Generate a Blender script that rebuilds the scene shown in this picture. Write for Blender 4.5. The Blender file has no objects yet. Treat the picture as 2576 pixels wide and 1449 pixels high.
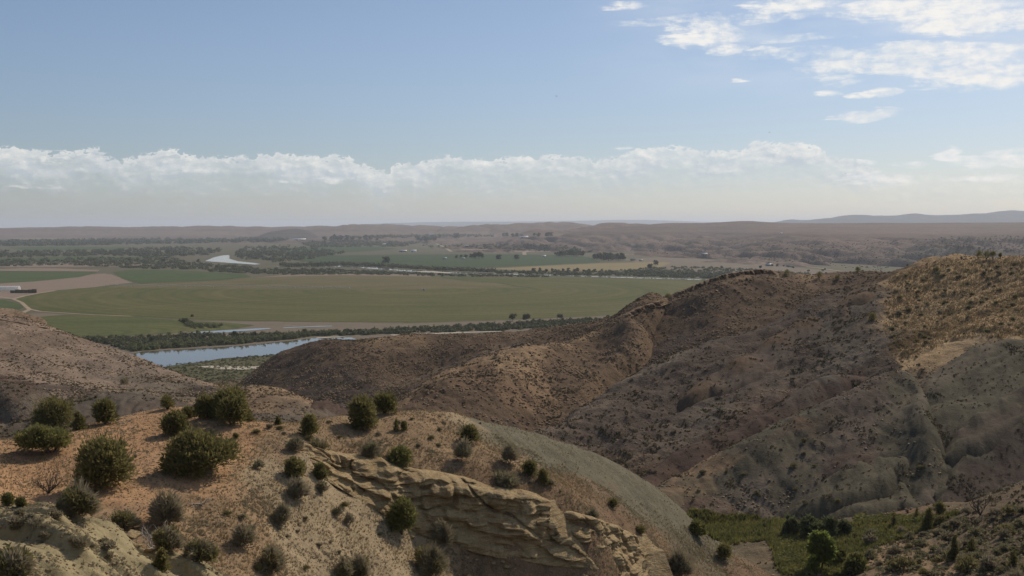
import bpy, math, random
import numpy as np
from mathutils import Vector

random.seed(7)
SC = bpy.context.scene
COL = SC.collection
R = math.radians

# ------------------------------------------------------------------ camera
CAMZ = 100.0                     # eye height above the valley floor
F, UC, VC, VH = 2762.0, 1288.0, 724.5, 568.0   # focal length, centre and horizon in 2576-wide picture units
PIT = math.atan((VC - VH) / F)
cam = bpy.data.cameras.new('camera')
cam.sensor_width = 36.0
cam.lens = 36.0 * F / 2576.0
cam.clip_start, cam.clip_end = 0.5, 120000.0
camo = bpy.data.objects.new('camera', cam)
camo.location = (0, 0, CAMZ)
camo.rotation_euler = (math.pi / 2 - PIT, 0, 0)
COL.objects.link(camo)
SC.camera = camo

# ------------------------------------------------------------------ exposure, sampling
SC.view_settings.view_transform = 'Standard'
SC.view_settings.look = 'None'
SC.view_settings.gamma = 1.0
SC.view_settings.exposure = 0.0
SC.render.engine = 'CYCLES'
cy = SC.cycles
cy.max_bounces = 5
cy.diffuse_bounces = 2
cy.glossy_bounces = 2
cy.transparent_max_bounces = 8
cy.volume_bounces = 1
cy.use_denoising = True
try:
    cy.denoiser = 'OPENIMAGEDENOISE'
    cy.denoising_input_passes = 'RGB_ALBEDO_NORMAL'
    cy.denoising_prefilter = 'ACCURATE'
except Exception:
    pass

# ------------------------------------------------------------------ sun
SUN_AZ, SUN_EL = R(37), R(39)      # azimuth from +Y (view) towards +X
S = Vector((math.sin(SUN_AZ) * math.cos(SUN_EL), math.cos(SUN_AZ) * math.cos(SUN_EL), math.sin(SUN_EL)))
sun = bpy.data.lights.new('sun', 'SUN')
sun.energy = 3.4
sun.angle = R(0.53)
sun.color = (1.0, 0.91, 0.78)
suno = bpy.data.objects.new('sun', sun)
suno.rotation_euler = S.to_track_quat('Z', 'Y').to_euler()
suno.location = (300, 200, 400)
COL.objects.link(suno)


def ray(u, v):
    """direction through a picture point, scaled to unit depth along +Y"""
    xc, yc = (u - UC) / F, -(v - VC) / F
    y = math.cos(PIT) + yc * math.sin(PIT)
    z = yc * math.cos(PIT) - math.sin(PIT)
    return xc / y, z / y


# ------------------------------------------------------------------ world: Nishita sky with procedural clouds
W = bpy.data.worlds.new('World')
SC.world = W
W.use_nodes = True
nt = W.node_tree
nt.nodes.clear()


class NG:
    """tiny helper for building node chains"""
    def __init__(s, tree):
        s.t = tree

    def n(s, typ, **kw):
        nd = s.t.nodes.new(typ)
        for k, v in kw.items():
            setattr(nd, k, v)
        return nd

    def put(s, sock, v):
        if isinstance(v, bpy.types.NodeSocket):
            s.t.links.new(v, sock)
        else:
            sock.default_value = v

    def m(s, op, a, b=0.0, c=0.0, clamp=False):
        nd = s.n('ShaderNodeMath', operation=op, use_clamp=clamp)
        s.put(nd.inputs[0], a)
        s.put(nd.inputs[1], b)
        s.put(nd.inputs[2], c)
        return nd.outputs[0]

    def vm(s, op, a, b):
        nd = s.n('ShaderNodeVectorMath', operation=op)
        s.put(nd.inputs[0], a)
        s.put(nd.inputs[1], b)
        return nd.outputs[0]

    def noise(s, vec, scale, detail=4.0, rough=0.55, dist=0.0):
        nd = s.n('ShaderNodeTexNoise')
        if vec is not None:
            s.put(nd.inputs['Vector'], vec)
        s.put(nd.inputs['Scale'], scale)
        s.put(nd.inputs['Detail'], detail)
        s.put(nd.inputs['Roughness'], rough)
        s.put(nd.inputs['Distortion'], dist)
        return nd.outputs[0]

    def mapr(s, v, a, b, c=0.0, d=1.0, smooth=True):
        nd = s.n('ShaderNodeMapRange', interpolation_type='SMOOTHSTEP' if smooth else 'LINEAR')
        s.put(nd.inputs[0], v)
        for i, q in enumerate((a, b, c, d)):
            s.put(nd.inputs[i + 1], q)
        return nd.outputs[0]

    def mix(s, f, a, b, blend='MIX'):
        nd = s.n('ShaderNodeMix', data_type='RGBA', blend_type=blend)
        s.put(nd.inputs[0], f)
        s.put(nd.inputs[6], a)
        s.put(nd.inputs[7], b)
        return nd.outputs[2]

    def comb(s, x, y, z):
        nd = s.n('ShaderNodeCombineXYZ')
        s.put(nd.inputs[0], x)
        s.put(nd.inputs[1], y)
        s.put(nd.inputs[2], z)
        return nd.outputs[0]


def c4(c):
    return (c[0], c[1], c[2], 1.0)


def build_world():
    g = NG(nt)
    sky = g.n('ShaderNodeTexSky')
    sky.sky_type = 'NISHITA'
    sky.sun_disc = False
    sky.sun_elevation = SUN_EL
    sky.sun_rotation = SUN_AZ
    sky.altitude = 1500
    sky.air_density = 1.0
    sky.dust_density = 1.6
    sky.ozone_density = 1.5
    tc = g.n('ShaderNodeTexCoord')
    sep = g.n('ShaderNodeSeparateXYZ')
    nt.links.new(tc.outputs['Generated'], sep.inputs[0])
    x, y, z = sep.outputs
    az = g.m('ARCTAN2', x, y)
    el = g.m('ARCSINE', z)
    P = g.comb(az, el, 0.0)

    def ae(u, v):
        a, t = ray(u, v)
        return math.atan(a), math.atan(t / math.sqrt(1 + a * a))

    # domain warp: small billows
    Pc = g.comb(g.m('MULTIPLY', az, 1.0), g.m('MULTIPLY', el, 1.6), 0.0)
    n_big = g.noise(Pc, 16.0, 5.0, 0.6)
    n_fin = g.noise(Pc, 75.0, 5.0, 0.62)
    nb = g.m('SUBTRACT', n_big, 0.5)
    nf = g.m('SUBTRACT', n_fin, 0.5)
    Pw = g.comb(g.m('ADD', g.m('MULTIPLY', az, 0.55), g.m('MULTIPLY', el, 0.5)), g.m('MULTIPLY', el, 3.2), 0.3)
    n_wisp = g.noise(Pw, 26.0, 8.0, 0.68, 0.5)
    n_wis2 = g.noise(Pw, 11.0, 5.0, 0.55, 0.3)

    # --- horizon bank: crest profile along azimuth
    prof = [(-150, 384), (0, 378), (60, 377), (130, 388), (205, 380), (250, 376), (285, 402), (340, 398), (440, 383), (480, 393),
            (600, 392), (700, 390), (800, 399), (850, 396), (900, 412), (965, 432), (995, 416), (1060, 406), (1130, 391), (1190, 401),
            (1350, 395), (1420, 390), (1545, 397), (1600, 380), (1700, 374), (1865, 381), (1895, 362), (1965, 364), (2035, 366),
            (2085, 391), (2170, 404), (2230, 440)]
    a0, a1 = R(-32), R(32)
    e0, e1 = 0.03, 0.09
    rmp = g.n('ShaderNodeValToRGB')
    cr = rmp.color_ramp
    cr.interpolation = 'CARDINAL'
    while len(cr.elements) < len(prof):
        cr.elements.new(0.5)
    for e_, (u, v) in zip(cr.elements, prof):
        a, e = ae(u, v)
        e_.position = (a - a0) / (a1 - a0)
    for e_, (u, v) in zip(cr.elements, prof):
        a, e = ae(u, v)
        q = (e - e0) / (e1 - e0)
        e_.color = (q, q, q, 1)
    fac = g.mapr(az, a0, a1, 0, 1, False)
    nt.links.new(fac, rmp.inputs[0])
    top = g.mapr(rmp.outputs[0], 0, 1, e0, e1, False)
    bil = g.m('SUBTRACT', 0.16, g.m('ABSOLUTE', g.m('MULTIPLY', nf, 2.0)))
    puff = g.m('ADD', g.m('MULTIPLY', nb, 0.016), g.m('MULTIPLY', bil, 0.020))
    d = g.m('SUBTRACT', g.m('ADD', top, puff), el)
    bank = g.mapr(d, 0.0, 0.0022)
    fade = g.mapr(d, 0.010, 0.042, 1.0, 0.15)
    right = g.mapr(az, ae(2150, 400)[0], ae(2330, 400)[0], 1.0, 0.35)
    n_bm = g.noise(g.comb(az, g.m('MULTIPLY', el, 2.5), 2.0), 22.0, 5.0, 0.6)
    body = g.mapr(n_bm, 0.36, 0.62, 0.35, 1.0)
    edge = g.mapr(d, 0.0, 0.014, 1.0, 0.0)
    bank_a = g.m('MULTIPLY', g.m('MULTIPLY', bank, fade), g.m('MULTIPLY', right, g.m('MAXIMUM', body, edge)))
    bank_a = g.m('MULTIPLY', bank_a, 0.86)
    # relief inside the bank: lit billow edges and grey-blue hollows
    Ps = g.vm('ADD', Pc, (0.0035, 0.0045, 0.0))
    lit = g.m('SUBTRACT', g.m('ADD', n_fin, n_big), g.m('ADD', g.noise(Ps, 75.0, 5.0, 0.62), g.noise(Ps, 16.0, 5.0, 0.6)))
    relief = g.m('ADD', g.m('MULTIPLY', g.mapr(d, 0.0, 0.026, 1.0, 0.2), 0.62), g.m('MULTIPLY', lit, 1.7), clamp=True)
    relief = g.m('ADD', relief, g.m('MULTIPLY', nb, 0.9), clamp=True)
    bank_c = g.mix(relief, (6.0, 6.7, 7.4, 1), (10.6, 10.3, 9.7, 1))

    # --- separate clouds: soft ellipses broken up by noise
    blobs = [(1565, 8, 60, 11, .9), (1770, 92, 110, 36, 1.0), (1825, 124, 60, 18, 1.0), (1730, 88, 70, 14, 1.0), (1990, 12, 125, 17, 1.), (1945, 28, 62, 12, 1.),
             (2330, 20, 230, 38, 1.1), (2430, 58, 200, 30, 1.1), (2540, 50, 120, 34, 1.1), (1925, 124, 34, 9, .7), (2330, 150, 240, 44, 1.1), (2060, 170, 115, 26, .85), (2100, 150, 90, 22, .8),
             (2470, 190, 190, 46, 1.1), (2105, 205, 62, 16, 1.0), (2085, 233, 42, 8, .9), (2170, 238, 42, 8, 1.0), (2232, 231, 46, 14, 1.0),
             (2320, 225, 60, 4, .7), (2180, 298, 88, 14, 1.15), (2225, 290, 42, 14, 1.1), (1858, 197, 24, 3.5, .7), (1560, 370, 32, 7, .7),
             (2170, 412, 26, 12, 1.0), (2300, 417, 42, 10, .95), (2400, 396, 36, 24, 1.2), (2455, 414, 62, 20, 1.1), (2400, 120, 220, 16, .5), (2000, 140, 160, 20, .5), (1980, 100, 300, 10, .4), 
             (2575, 398, 80, 28, 1.1), (2210, 450, 130, 14, .8), (2480, 446, 100, 12, .75), (90, 466, 70, 9, .35), (840, 452, 45, 8, .5), (735, 455, 26, 5, .5), (1960, 45, 420, 14, .42), (1700, 42, 130, 9, .5)]
    azw = g.m('ADD', az, g.m('MULTIPLY', g.m('SUBTRACT', n_wisp, 0.5), 0.055))
    elw = g.m('ADD', el, g.m('MULTIPLY', g.m('SUBTRACT', n_wis2, 0.5), 0.024))
    acc = None
    for (u, v, ru, rv, st) in blobs:
        a, e = ae(u, v)
        k = (F * math.cos(a))
        dx = g.m('MULTIPLY', g.m('SUBTRACT', azw, a), 1.0 / (ru / F * math.cos(a) ** 2))
        dy = g.m('MULTIPLY', g.m('SUBTRACT', elw, e), 1.0 / (rv / F * math.cos(a)))
        r2 = g.m('MULTIPLY_ADD', dx, dx, g.m('MULTIPLY', dy, dy))
        w = g.m('MULTIPLY', g.m('SUBTRACT', 1.25, r2), st)
        w = g.m('MAXIMUM', w, 0.0)
        acc = w if acc is None else g.m('MAXIMUM', acc, w)
    dens = g.m('ADD', acc, g.m('MULTIPLY', g.m('SUBTRACT', n_wisp, 0.53), 4.2))
    dens = g.m('ADD', dens, g.m('MULTIPLY', nf, 2.8))
    has = g.mapr(acc, 0.0, 0.35)
    cl_a = g.m('MULTIPLY', g.m('MULTIPLY', g.mapr(dens, -0.25, 1.6), has), 0.96)
    # thin veil of cirrus in the upper right
    veil_w = g.m('MULTIPLY', g.mapr(az, ae(1350, 100)[0], ae(2100, 100)[0]), g.mapr(el, ae(1288, 330)[1], ae(1288, 60)[1]))
    veil = g.m('MULTIPLY', g.m('MULTIPLY', veil_w, g.mapr(n_wis2, 0.36, 0.68)), 0.7)
    cl_c = g.mix(g.mapr(g.m('ADD', n_wis2, g.m('MULTIPLY', nf, 0.5)), 0.25, 0.65), (8.2, 8.7, 9.2, 1), (10.6, 10.3, 9.8, 1))

    # --- clear sky, a little greyer than the model towards the horizon
    base = sky.outputs[0]
    hz = g.mapr(el, 0.0, 0.20, 1.0, 0.0)
    tint = g.mix(hz, SKY_TOP, SKY_LOW)
    skyc = g.mix(1.0, base, tint, 'MULTIPLY')
    c = g.mix(veil, skyc, (7.6, 8.3, 9.2, 1))
    c = g.mix(bank_a, c, bank_c)
    c = g.mix(cl_a, c, cl_c)
    bg = g.n('ShaderNodeBackground')
    nt.links.new(c, bg.inputs[0])
    bg.inputs[1].default_value = 0.09
    out = g.n('ShaderNodeOutputWorld')
    nt.links.new(bg.outputs[0], out.inputs[0])


SKY_TOP = (0.92, 0.91, 0.93, 1)
SKY_LOW = (0.73, 0.735, 0.80, 1)
build_world()

# ------------------------------------------------------------------ numeric noise
def _h(ix, iy, iz, seed):
    n = (ix.astype(np.uint32) * np.uint32(374761393) + iy.astype(np.uint32) * np.uint32(668265263)
         + iz.astype(np.uint32) * np.uint32(2147483647 & 0x5bd1e995) + np.uint32(seed) * np.uint32(974634777))
    n = (n ^ (n >> np.uint32(13))) * np.uint32(1274126177)
    n = (n ^ (n >> np.uint32(16))) * np.uint32(2246822519)
    return n ^ (n >> np.uint32(15))


def perlin(x, y, z=None, seed=0):
    """gradient noise, about -1..1"""
    x = np.asarray(x, np.float64)
    y = np.asarray(y, np.float64)
    two = z is None
    x0, y0 = np.floor(x), np.floor(y)
    fx, fy = x - x0, y - y0
    ix, iy = x0.astype(np.int64), y0.astype(np.int64)
    sx, sy = fx * fx * fx * (fx * (fx * 6 - 15) + 10), fy * fy * fy * (fy * (fy * 6 - 15) + 10)
    if two:
        iz = np.zeros_like(ix)
        r = 0
        for dx in (0, 1):
            for dy in (0, 1):
                h = _h(ix + dx, iy + dy, iz, seed).astype(np.float64) * (2 * np.pi / 4294967296.0)
                gsum = np.cos(h) * (fx - dx) + np.sin(h) * (fy - dy)
                r = r + gsum * (sx if dx else 1 - sx) * (sy if dy else 1 - sy)
        return r * 1.45
    z = np.asarray(z, np.float64)
    z0 = np.floor(z)
    fz = z - z0
    iz = z0.astype(np.int64)
    sz = fz * fz * fz * (fz * (fz * 6 - 15) + 10)
    r = 0
    for dx in (0, 1):
        for dy in (0, 1):
            for dz in (0, 1):
                h = _h(ix + dx, iy + dy, iz + dz, seed)
                a = (h & np.uint32(1023)).astype(np.float64) * (2 * np.pi / 1024)
                c = ((h >> np.uint32(10)) & np.uint32(1023)).astype(np.float64) / 511.5 - 1
                q = np.sqrt(np.maximum(0, 1 - c * c))
                gsum = q * np.cos(a) * (fx - dx) + q * np.sin(a) * (fy - dy) + c * (fz - dz)
                r = r + gsum * (sx if dx else 1 - sx) * (sy if dy else 1 - sy) * (sz if dz else 1 - sz)
    return r * 1.5


def fbm(x, y, z=None, octv=4, seed=0, gain=0.5, ridged=False):
    r, a, tot = 0, 1.0, 0
    for o in range(octv):
        k = 2.03 ** o
        n = perlin(x * k + 13.7 * o, y * k - 7.1 * o, None if z is None else z * k, seed + o)
        if ridged:
            n = 1 - 2 * np.abs(n)
        r = r + a * n
        tot += a
        a *= gain
    return r / tot


def sstep(x, a, b):
    t = np.clip((x - a) / (b - a), 0, 1)
    return t * t * (3 - 2 * t)


# ------------------------------------------------------------------ object helpers
def tag(o, label=None, cat=None, group=None, kind=None):
    if label:
        o['label'] = label
    if cat:
        o['category'] = cat
    if group:
        o['group'] = group
    if kind:
        o['kind'] = kind
    return o


def mesh_np(name, V, faces, mat, parent=None, smooth=False, col=None, extra=None):
    """mesh object from numpy arrays; faces: (n,3) or (n,4) array or list of those"""
    me = bpy.data.meshes.new(name)
    V = np.ascontiguousarray(V, np.float32)
    fl = faces if isinstance(faces, list) else [faces]
    fl = [np.asarray(f, np.int32) for f in fl if len(f)]
    me.vertices.add(len(V))
    me.vertices.foreach_set('co', V.ravel())
    nl = sum(f.size for f in fl)
    npoly = sum(len(f) for f in fl)
    me.loops.add(nl)
    me.polygons.add(npoly)
    me.loops.foreach_set('vertex_index', np.concatenate([f.ravel() for f in fl]))
    sizes = np.concatenate([np.full(len(f), f.shape[1], np.int32) for f in fl])
    starts = np.concatenate([[0], np.cumsum(sizes)[:-1]]).astype(np.int32)
    me.polygons.foreach_set('loop_start', starts)
    try:
        me.polygons.foreach_set('loop_total', sizes)
    except Exception:
        pass
    if smooth:
        me.polygons.foreach_set('use_smooth', np.ones(npoly, bool))
    if col is not None:
        at = me.color_attributes.new('Col', 'FLOAT_COLOR', 'POINT')
        C = np.ones((len(V), 4), np.float32)
        C[:, :3] = col
        at.data.foreach_set('color', C.ravel())
    for k, a in (extra or {}).items():
        at = me.attributes.new(k, 'FLOAT', 'POINT')
        at.data.foreach_set('value', np.asarray(a, np.float32))
    me.update(calc_edges=True)
    me.validate()
    if mat:
        me.materials.append(mat)
    o = bpy.data.objects.new(name, me)
    COL.objects.link(o)
    if parent:
        o.parent = parent
    return o


def thing(name, label, cat, loc=(0, 0, 0), rz=0.0, group=None):
    o = bpy.data.objects.new(name, None)
    o.empty_display_size = 0.5
    o.location = loc
    o.rotation_euler = (0, 0, rz)
    COL.objects.link(o)
    return tag(o, label, cat, group)


def copy_tree(o, parent=None):
    c = o.copy()
    COL.objects.link(c)
    c.parent = parent
    for ch in list(o.children):
        copy_tree(ch, c)
    return c


class MB:
    """collects simple solids and links them as one mesh"""
    def __init__(s):
        s.v, s.q, s.t, s.k = [], [], [], 0

    def add(s, V, q=(), t=()):
        s.v.append(np.asarray(V, float))
        if len(q):
            s.q.append(np.asarray(q) + s.k)
        if len(t):
            s.t.append(np.asarray(t) + s.k)
        s.k += len(V)

    def box(s, c, d, rz=0.0):
        c, d = np.array(c, float), np.array(d, float) / 2
        P = np.array([[i, j, k] for i in (-1, 1) for j in (-1, 1) for k in (-1, 1)], float) * d
        ca, sa = math.cos(rz), math.sin(rz)
        P = np.c_[P[:, 0] * ca - P[:, 1] * sa, P[:, 0] * sa + P[:, 1] * ca, P[:, 2]] + c
        s.add(P, [(0, 1, 3, 2), (4, 6, 7, 5), (0, 4, 5, 1), (2, 3, 7, 6), (0, 2, 6, 4), (1, 5, 7, 3)])

    def tube(s, pts, rad, n=6):
        pts = np.array(pts, float)
        rad = np.broadcast_to(np.asarray(rad, float), (len(pts),))
        V = []
        for i, p in enumerate(pts):
            t = pts[min(i + 1, len(pts) - 1)] - pts[max(i - 1, 0)]
            t = t / (np.linalg.norm(t) + 1e-9)
            a = np.cross(t, [0.31, 0.2, 0.93] if abs(t[2]) < 0.9 else [1, 0, 0])
            a /= np.linalg.norm(a)
            b = np.cross(t, a)
            for k in range(n):
                w = 2 * math.pi * k / n
                V.append(p + rad[i] * (a * math.cos(w) + b * math.sin(w)))
        q = []
        for i in range(len(pts) - 1):
            for k in range(n):
                q.append((i * n + k, i * n + (k + 1) % n, (i + 1) * n + (k + 1) % n, (i + 1) * n + k))
        V.append(pts[0])
        V.append(pts[-1])
        t = [(len(V) - 2, (k + 1) % n, k) for k in range(n)]
        e = (len(pts) - 1) * n
        t += [(len(V) - 1, e + k, e + (k + 1) % n) for k in range(n)]
        s.add(V, q, t)

    def build(s, name, mat, parent=None, smooth=False, col=None):
        fl = []
        if s.q:
            fl.append(np.concatenate(s.q))
        if s.t:
            fl.append(np.concatenate(s.t))
        return mesh_np(name, np.concatenate(s.v), fl, mat, parent, smooth, col)


# ------------------------------------------------------------------ materials
def new_mat(name):
    m = bpy.data.materials.new(name)
    m.use_nodes = True
    t = m.node_tree
    t.nodes.clear()
    g = NG(t)
    out = g.n('ShaderNodeOutputMaterial')
    b = g.n('ShaderNodeBsdfPrincipled')
    t.links.new(b.outputs[0], out.inputs[0])
    b.inputs['Roughness'].default_value = 0.9
    b.inputs['Specular IOR Level'].default_value = 0.15
    return m, g, b


def pos(g):
    return g.n('ShaderNodeNewGeometry').outputs['Position']


def bumps(g, b, parts, strength=0.6):
    """parts: list of (height socket, metres)"""
    h = None
    for s, k in parts:
        q = g.m('MULTIPLY', s, k)
        h = q if h is None else g.m('ADD', h, q)
    bp = g.n('ShaderNodeBump')
    bp.inputs['Strength'].default_value = strength
    bp.inputs['Distance'].default_value = 1.0
    g.put(bp.inputs['Height'], h)
    g.t.links.new(bp.outputs[0], b.inputs['Normal'])


def soil_mat(name, sc=1.0, speck=0.7, stone=(0.42, 0.34, 0.24), stones=0.35, rough_bump=1.0):
    m, g, b = new_mat(name)
    p = pos(g)
    at = g.n('ShaderNodeAttribute')
    at.attribute_name = 'Col'
    c = at.outputs['Color']
    n1 = g.noise(p, 0.35 / sc, 5, 0.6)
    n2 = g.noise(p, 2.2 / sc, 6, 0.65)
    n3 = g.noise(p, 11.0 / sc, 3, 0.6)
    k = g.m('ADD', g.mapr(n1, 0.3, 0.7, 0.86, 1.12), g.m('MULTIPLY', g.m('SUBTRACT', n2, 0.5), speck * 1.5))
    k = g.m('ADD', k, g.m('MULTIPLY', g.m('SUBTRACT', n3, 0.5), speck * 1.1))
    c = g.mix(1.0, c, g.n('ShaderNodeCombineColor').outputs[0], 'MULTIPLY') if False else g.mix(1.0, c, g.comb(k, k, k), 'MULTIPLY')
    # scattered pale stones
    vo = g.n('ShaderNodeTexVoronoi')
    vo.inputs['Scale'].default_value = 2.6 / sc
    g.put(vo.inputs['Vector'], p)
    s = g.m('MULTIPLY', g.mapr(vo.outputs['Distance'], 0.12, 0.2, 1.0, 0.0), g.mapr(g.noise(p, 0.9 / sc, 3), 0.5, 0.6))
    c = g.mix(g.m('MULTIPLY', s, stones), c, g.mix(0.6, c4(stone), c))
    g.t.links.new(c, b.inputs['Base Color'])
    b.inputs['Roughness'].default_value = 0.95
    b.inputs['Specular IOR Level'].default_value = 0.05
    bumps(g, b, [(n1, 0.5 * sc * rough_bump), (n2, 0.22 * sc * rough_bump), (n3, 0.06 * sc * rough_bump)], 0.8)
    return m


def rock_mat(name, c1, c2, sc=1.0):
    m, g, b = new_mat(name)
    p = pos(g)
    n1 = g.noise(p, 0.9 / sc, 6, 0.62)
    pz = g.vm('MULTIPLY', p, (0.25, 0.25, 1.6))
    n2 = g.noise(pz, 2.6 / sc, 5, 0.6, 0.4)
    n3 = g.noise(p, 8.0 / sc, 4, 0.65)
    k = g.m('ADD', g.m('MULTIPLY', n1, 0.55), g.m('MULTIPLY', n2, 0.45))
    c = g.mix(g.mapr(k, 0.35, 0.65), c4(c1), c4(c2))
    f = g.mapr(n3, 0.3, 0.7, 0.78, 1.15)
    c = g.mix(1.0, c, g.comb(f, f, f), 'MULTIPLY')
    g.t.links.new(c, b.inputs['Base Color'])
    b.inputs['Specular IOR Level'].default_value = 0.1
    bumps(g, b, [(n2, 0.35 * sc), (n1, 0.3 * sc), (n3, 0.08 * sc)], 0.9)
    return m


def leaf_mat(name, c1, c2, rough=0.7, sc=1.3, transl=0.35):
    m, g, b = new_mat(name)
    p = pos(g)
    n = g.noise(p, sc, 4, 0.6)
    oi = g.n('ShaderNodeObjectInfo')
    k = g.m('ADD', g.mapr(n, 0.3, 0.7), g.m('MULTIPLY', g.m('SUBTRACT', oi.outputs['Random'], 0.5), 0.35), clamp=True)
    c = g.mix(k, c4(c1), c4(c2))
    g.t.links.new(c, b.inputs['Base Color'])
    b.inputs['Roughness'].default_value = rough
    b.inputs['Specular IOR Level'].default_value = 0.12
    tr = g.n('ShaderNodeBsdfTranslucent')
    g.t.links.new(c, tr.inputs['Color'])
    mx = g.n('ShaderNodeMixShader')
    mx.inputs[0].default_value = transl
    g.t.links.new(b.outputs[0], mx.inputs[1])
    g.t.links.new(tr.outputs[0], mx.inputs[2])
    out = [n_ for n_ in g.t.nodes if n_.type == 'OUTPUT_MATERIAL'][0]
    g.t.links.new(mx.outputs[0], out.inputs[0])
    return m


def plain_mat(name, c, rough=0.8, sc=1.0, var=0.2, spec=0.2, metal=0.0):
    m, g, b = new_mat(name)
    n = g.noise(pos(g), sc, 4, 0.6)
    f = g.mapr(n, 0.3, 0.7, 1 - var, 1 + var)
    g.t.links.new(g.mix(1.0, c4(c), g.comb(f, f, f), 'MULTIPLY'), b.inputs['Base Color'])
    b.inputs['Roughness'].default_value = rough
    b.inputs['Specular IOR Level'].default_value = spec
    b.inputs['Metallic'].default_value = metal
    return m


def ground_mat(name, cols, sc, detail=8, bump=0.0):
    """mottled ground: several colours picked by noise at a real-world scale (metres)"""
    m, g, b = new_mat(name)
    p = pos(g)
    n1 = g.noise(p, 1.0 / sc, detail, 0.62, 0.6)
    n2 = g.noise(p, 7.0 / sc, 5, 0.65)
    k = g.m('ADD', g.m('MULTIPLY', n1, 0.7), g.m('MULTIPLY', n2, 0.3))
    r = g.n('ShaderNodeValToRGB')
    e = r.color_ramp.elements
    while len(e) < len(cols):
        e.new(0.5)
    for i, c in enumerate(cols):
        e[i].position = 0.33 + 0.34 * i / max(1, len(cols) - 1)
    for i, c in enumerate(cols):
        e[i].color = c4(c)
    g.t.links.new(k, r.inputs[0])
    g.t.links.new(r.outputs[0], b.inputs['Base Color'])
    b.inputs['Specular IOR Level'].default_value = 0.05
    if bump:
        bumps(g, b, [(n2, bump)], 0.6)
    return m


def crop_mat(name, c1, c2, centre, spacing, amt=0.5, big=120.0):
    """crop in mown swaths that curve round a pivot"""
    m, g, b = new_mat(name)
    p = pos(g)
    d = g.vm('SUBTRACT', p, (centre[0], centre[1], 0))
    ln = g.n('ShaderNodeVectorMath', operation='LENGTH')
    g.put(ln.inputs[0], d)
    r = ln.outputs['Value']
    w = g.m('ADD', g.m('MULTIPLY', r, 2 * math.pi / spacing), g.m('MULTIPLY', g.noise(p, 1 / 60.0, 3), 3.0))
    s = g.m('MULTIPLY_ADD', g.m('SINE', w), 0.5, 0.5)
    lowr = g.noise(g.comb(g.m('MULTIPLY', r, 1 / 55.0), 0.0, 0.0), 1.0, 4, 0.6)
    n = g.noise(p, 1 / big, 5, 0.6)
    n2 = g.noise(p, 1 / 6.0, 4, 0.65)
    k = g.m('ADD', g.m('MULTIPLY', g.m('SUBTRACT', s, 0.5), amt * 0.5), g.mapr(g.m('ADD', g.m('MULTIPLY', lowr, 0.6), g.m('MULTIPLY', n, 0.4)), 0.3, 0.7), clamp=True)
    c = g.mix(k, c4(c1), c4(c2))
    f = g.mapr(n2, 0.3, 0.7, 0.85, 1.15)
    g.t.links.new(g.mix(1.0, c, g.comb(f, f, f), 'MULTIPLY'), b.inputs['Base Color'])
    b.inputs['Specular IOR Level'].default_value = 0.05
    return m


def water_mat():
    m, g, b = new_mat('river_water')
    b.inputs['Base Color'].default_value = (0.115, 0.10, 0.07, 1)
    b.inputs['Roughness'].default_value = 0.05
    b.inputs['Specular IOR Level'].default_value = 0.38
    b.inputs['IOR'].default_value = 1.33
    p = pos(g)
    n = g.noise(g.vm('MULTIPLY', p, (0.35, 1.0, 1.0)), 0.5, 4, 0.6)
    bumps(g, b, [(n, 0.03)], 0.2)
    return m


# palette (linear base colours; right-hill soils darkened to stand in for shade)
PAL = dict(
    orange=(0.39, 0.228, 0.118), tan=(0.262, 0.175, 0.10), pale=(0.30, 0.225, 0.135), rock=(0.29, 0.232, 0.128), shale=(0.095, 0.080, 0.053), clay=(0.140, 0.123, 0.082),
    purple=(0.100, 0.074, 0.056), red=(0.085, 0.055, 0.040), brown=(0.120, 0.079, 0.049), grass=(0.37, 0.25, 0.132), pink=(0.245, 0.18, 0.13),
    grey=(0.105, 0.084, 0.063), dark=(0.072, 0.052, 0.039), floor=(0.13, 0.10, 0.062), rust=(0.185, 0.118, 0.070), palegrey=(0.165, 0.128, 0.092),
    far=(0.17, 0.115, 0.085), far2=(0.145, 0.10, 0.075), blue=(0.055, 0.055, 0.06), wash=(0.165, 0.12, 0.072))

# ------------------------------------------------------------------ hills: smooth surfaces through surveyed points
KA = 2.2


def norm_xy(x, y):
    return np.stack([x / y * KA, np.log(y)], -1)


def tps_phi(r2):
    return 0.5 * r2 * np.log(r2 + 1e-12)


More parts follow.
